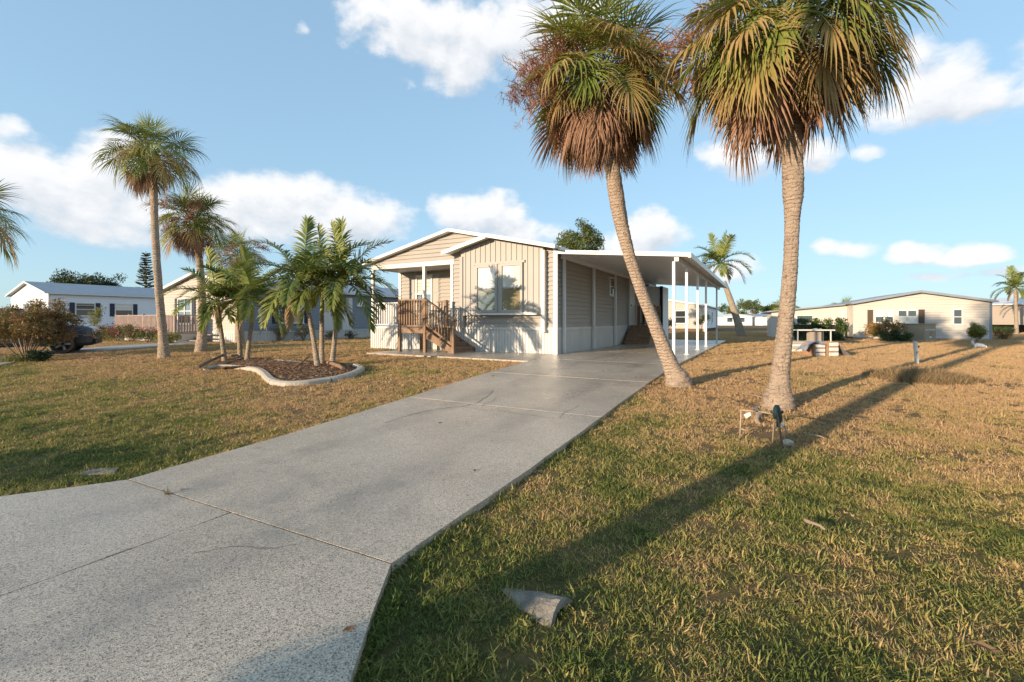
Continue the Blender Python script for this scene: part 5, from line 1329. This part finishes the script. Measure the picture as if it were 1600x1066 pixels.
def sheet(label, cells, name, mt, cat):
    nx = len(cells[0]); V = [p for row in cells for p in row]; V = V + [p - Vector((0, 0, .012)) for p in V]; n_ = len(cells) * nx; Fc = []
    for j in range(len(cells) - 1):
        for i in range(nx - 1): a = j * nx + i; Fc += [(a, a + 1, a + nx + 1, a + nx), (n_ + a, n_ + a + nx, n_ + a + nx + 1, n_ + a + 1)]
    return tag(MB().add(V, Fc).build(name, M[mt], None), label, cat)
r = random.Random(12); b0 = Vector((cB.x - .08, cB.y, cB.z))
cells = [[b0 + Vector((-.42 + .16 * i, -.28 + .14 * j, .415 + .05 * math.sin(i * 1.3 + j) - max(0, (1.5 - i)) * .16 + r.uniform(0, .02))) for i in range(5)] for j in range(5)]
sheet('grey tarp draped over the orange crate', cells, 'tarp', 'tarp', 'tarp')
a0 = Vector((cA.x + .27, cA.y, cA.z)); cells = [[a0 + Vector((.09 * i, -.2 + .13 * j, .36 - .085 * i + r.uniform(0, .03))) for i in range(5)] for j in range(4)]
sheet('folded blue grey sheet leaning beside the taller crate', cells, 'folded_sheet', 'tarp', 'sheet')
st0 = G(1248, 549)
for i in range(4):
    tag(MB().box(-.36, .36, -.25, .25, 0, .085).build('paver', M['concrete' if i % 2 else 'crate_white'], None), ['bottom pale slab of the stack behind the stout palm', 'second pale slab of the stack behind the stout palm', 'third pale slab of the stack behind the stout palm', 'top pale slab of the stack behind the stout palm'][i], 'slab', 'stack of pale slabs').location = st0 + Vector((.03 * (i % 2), .02 * i, .093 * i + .002))
uc = G(1442, 532.5); cab = thing('utility_cabinet', 'tan metal utility cabinet with white labels before the cream home', 'cabinet', uc, R(28))
MB().box(-.78, .62, -.35, .55, .06, .92).build('case', M['cabinet'], cab); MB().box(-.82, .66, -.39, .59, .921, .965).build('lid', M['cabinet'], cab); MB().box(-.85, .7, -.42, .62, -.05, .058).build('plinth', M['concrete'], cab)
for x_ in (-.62, -.28, .0, .3): MB().box(x_, x_ + .16, -.366, -.352, .58, .66).build('label', M['crate_white'], cab)
MB().box(-.2, .08, -.366, -.352, .16, .26).build('label', M['crate_white'], cab); MB().box(.0, .01, -.36, -.352, .08, .56).build('door_seam', M['dark'], cab)
mp = G(1319, 530); ped = thing('meter_pedestal', 'grey meter pedestal on posts at the hedge end', 'meter', mp, R(10))
MB().box(-.24, .24, -.09, .12, .45, 1.0).build('box', M['taupe'], ped); MB().box(-.26, .26, -.12, .15, 1.002, 1.04).build('lid', M['taupe'], ped)
for x_ in (-.2, .12): MB().box(x_, x_ + .08, -.03, .05, -.05, .449).build('leg', M['bark'], ped)
MB().box(-.16, -.02, -.14, -.092, .6, .85).build('meter', M['rim'], ped)
wp = G(1330, 545.5); wp = G(1529, 544)
orn = thing('white_garden_ornament', 'small white animal shaped ornament lying before the round shrub', 'ornament', wp)
bm = MB(); bm.tube([(-.22, 0, .09), (-.05, 0, .12), (.15, 0, .10), (.28, 0, .07)], [.05, .085, .08, .05], 10).tube([(-.2, 0, .1), (-.24, 0, .2), (-.24, 0, .27)], [.05, .045, .04], 8).tube([(-.24, 0, .26), (-.31, 0, .25)], [.04, .022], 8)
for s_ in (-.025, .025): bm.tube([(-.23, s_, .29), (-.22, s_ * 1.3, .35)], [.015, .005], 6)
for x_, y_ in ((-.18, -.05), (-.18, .05), (.26, -.05), (.26, .05)): bm.tube([(x_, y_, .09), (x_, y_, -.02)], [.03, .025], 6)
bm.build('body', M['white'], orn, smooth=True)

# ------------------------------------------------------------------ the parked car (mostly hidden by the rusty shrub)
wc = G(98, 554.5) - Vector((.53, -.68, 0))
car = thing('parked_suv', 'dark blue grey off-road car with chunky wheels behind the rusty shrub', 'car', wc, R(35))
WR = .37
def ring(x, prof): return [Vector((x, y, z)) for y, z in prof]
# stations along x (front at +x); each: half width low, half width high, bottom z, top z
body = [(.92, .70, .62, .42, .78), (.86, .84, .78, .34, .98), (.70, .90, .84, .32, 1.06), (.40, .92, .86, .32, 1.10), (-.30, .93, .87, .32, 1.14), (-.55, .93, .87, .32, 1.17), (-2.9, .93, .87, .32, 1.17), (-3.45, .93, .86, .36, 1.16), (-3.6, .88, .80, .42, 1.10)]
mb = MB(); V = []; n_ = 10
for (x, wl, wh, zb, zt) in body:
    zs = zb + (zt - zb) * .55
    V += ring(x, [(-wl * .9, zb), (-wl, zb + .12), (-wl, zs), (-wh, zt - .06), (-wh + .08, zt), (wh - .08, zt), (wh, zt - .06), (wl, zs), (wl, zb + .12), (wl * .9, zb)])
Fc = [(i * n_ + j, i * n_ + (j + 1) % n_, (i + 1) * n_ + (j + 1) % n_, (i + 1) * n_ + j) for i in range(len(body) - 1) for j in range(n_)] + [tuple(range(n_)), tuple(range((len(body) - 1) * n_, len(body) * n_))]
mb.add(V, Fc).build('body', M['carpaint'], car)
cabp = [(-.5, .84, 1.15), (-1.05, .74, 1.72), (-3.1, .74, 1.74), (-3.5, .82, 1.15)]
mb = MB(); V = []
for (x, w_, z_) in cabp: V += [(x, -w_, z_), (x, w_, z_)]
mb.add(V, [(0, 2, 4, 6), (1, 7, 5, 3), (0, 1, 3, 2), (2, 3, 5, 4), (4, 5, 7, 6)]).build('cabin', M['carpaint'], car)
for s_ in (-1, 1):
    for (xa, xb, xc, xd) in ((-.72, -1.10, -1.9, -1.9), (-1.98, -1.98, -3.02, -3.3)):
        f = lambda x, z: (x, s_ * (.86 - .17 * (z - 1.15)), z)
        MB().add([f(xa, 1.2), f(xb, 1.64), f(xc, 1.64), f(xd, 1.2)], [(0, 1, 2, 3)]).build('side_window', M['glass_dark'], car)
MB().add([(-.56, -.74, 1.2), (-.56, .74, 1.2), (-1.03, .66, 1.66), (-1.03, -.66, 1.66)], [(0, 1, 2, 3)]).build('windscreen', M['glass_dark'], car)
MB().box(.80, .955, -.80, .80, .38, .58).build('front_bumper', M['black'], car); MB().box(-3.72, -3.58, -.88, .88, .40, .62).build('rear_bumper', M['black'], car)
for i in range(7): MB().box(.905, .945, -.30 + .09 * i, -.25 + .09 * i, .64, .84).build('grille_slot', M['black'], car)
M['lamp'] = mat('headlamp_lens', (.7, .68, .6), (.6, .58, .52), 8, .15, .6)
for s_ in (-1, 1):
    MB().tube([(.82, s_ * .60, .82), (.925, s_ * .60, .82)], [.12, .105], 16).build('headlight', M['lamp'], car, smooth=False)
    MB().box(.62, .90, s_ * .93 - .02, s_ * .93 + .02, .68, .74).build('indicator', M['orange'], car)
    MB().box(-.75, -.6, s_ * 1.0 - .1, s_ * 1.0 + .1, 1.2, 1.36).build('mirror', M['black'], car)
def wheel(x, y):
    s_ = 1 if y > 0 else -1; w = MB(); n = 28; prof = [(-.12, .24), (-.13, .33), (-.09, WR), (.09, WR), (.13, .33), (.12, .24)]; V = []
    for k in range(n):
        a = 2 * math.pi * k / n
        for (yy, rr) in prof: rq = rr + (.008 if (k % 2 and rr > .35) else 0); V.append((rq * math.cos(a), yy, rq * math.sin(a)))
    m = len(prof); w.add(V, [(k * m + j, k * m + (j + 1) % m, ((k + 1) % n) * m + (j + 1) % m, ((k + 1) % n) * m + j) for k in range(n) for j in range(m)])
    o = w.build('wheel', M['black'], car); o.location = (x, y, WR + .04)
    rm = MB().tube([(0, -.03, 0), (0, .03, 0)], [.07, .07], 12)
    for k in range(5):
        a = 2 * math.pi * k / 5; rm.bar((.05 * math.cos(a), s_ * .07, .05 * math.sin(a)), (.23 * math.cos(a), s_ * .09, .23 * math.sin(a)), .075, .04, up=(0, 1, 0))
    rm.tube([(0, s_ * .06, 0), (0, s_ * .10, 0)], [.245, .25], 24, cap=False).build('rim', M['rim'], o)
    MB().tube([(0, s_ * .0, 0), (0, s_ * .03, 0)], .235, 20).build('wheel_well_disc', M['dark'], o)
    arch = MB(); V = []
    for k in range(13):
        a = math.pi * k / 12
        for (rr, yy) in ((.44, s_ * .02), (.51, s_ * .02), (.51, s_ * .20), (.44, s_ * .20)): V.append((x + rr * math.cos(a), y - s_ * .06 + yy, WR + .06 + rr * math.sin(a)))
    arch.add(V, [(k * 4 + j, k * 4 + (j + 1) % 4, k * 4 + 4 + (j + 1) % 4, k * 4 + 4 + j) for k in range(12) for j in range(4)]).build('wheel_arch', M['black'], car)
for x_ in (0.05, -2.75):
    for y_ in (-.86, .86): wheel(x_, y_)

# fallen leaves, each its own
leaf_me = []
for s_ in range(3):
    r = random.Random(40 + s_); L_ = .05; mbv = MB(); V = [(-L_, 0, .004), (-L_ * .2, L_ * .42, .012), (L_ * .6, L_ * .3, .01), (L_, 0, .02), (L_ * .6, -L_ * .3, .006), (-L_ * .2, -L_ * .42, .01), (.1 * L_, 0, 0)]
    leaf_me.append(mbv.add(V, [(0, 1, 6), (1, 2, 6), (2, 3, 6), (3, 4, 6), (4, 5, 6), (5, 0, 6)]).mesh('fallen_leaf', M['dryleaf']))
r = random.Random(55)
lp = [(545, 1003, 1, 'reddish brown fallen leaf on the apron slab near its grass edge'), (285, 776, 1, 'dark fallen leaf on the drive beside the first joint'), (688, 668, 1, 'small brown fallen leaf on the drive before the crack'), (742, 745, 1, 'small brown fallen leaf on the open middle of the drive'), (1540, 1030, 0, 'curled orange brown leaf standing in the green lawn'), (1300, 720, 0, 'brown fallen leaf in the lawn near the pipe stand shadow')]
for i, (px_, py_, on, lab) in enumerate(lp):
    p = G(px_, py_); o = link('fallen_leaf', leaf_me[i % 3], None, p + Vector((0, 0, (TOP + .002) if on else .045)), None, .6 if on else 1.0); o.rotation_euler = (0, 0, r.uniform(0, 6.28))
    tag(o, lab, 'leaf', 'fallen leaves')
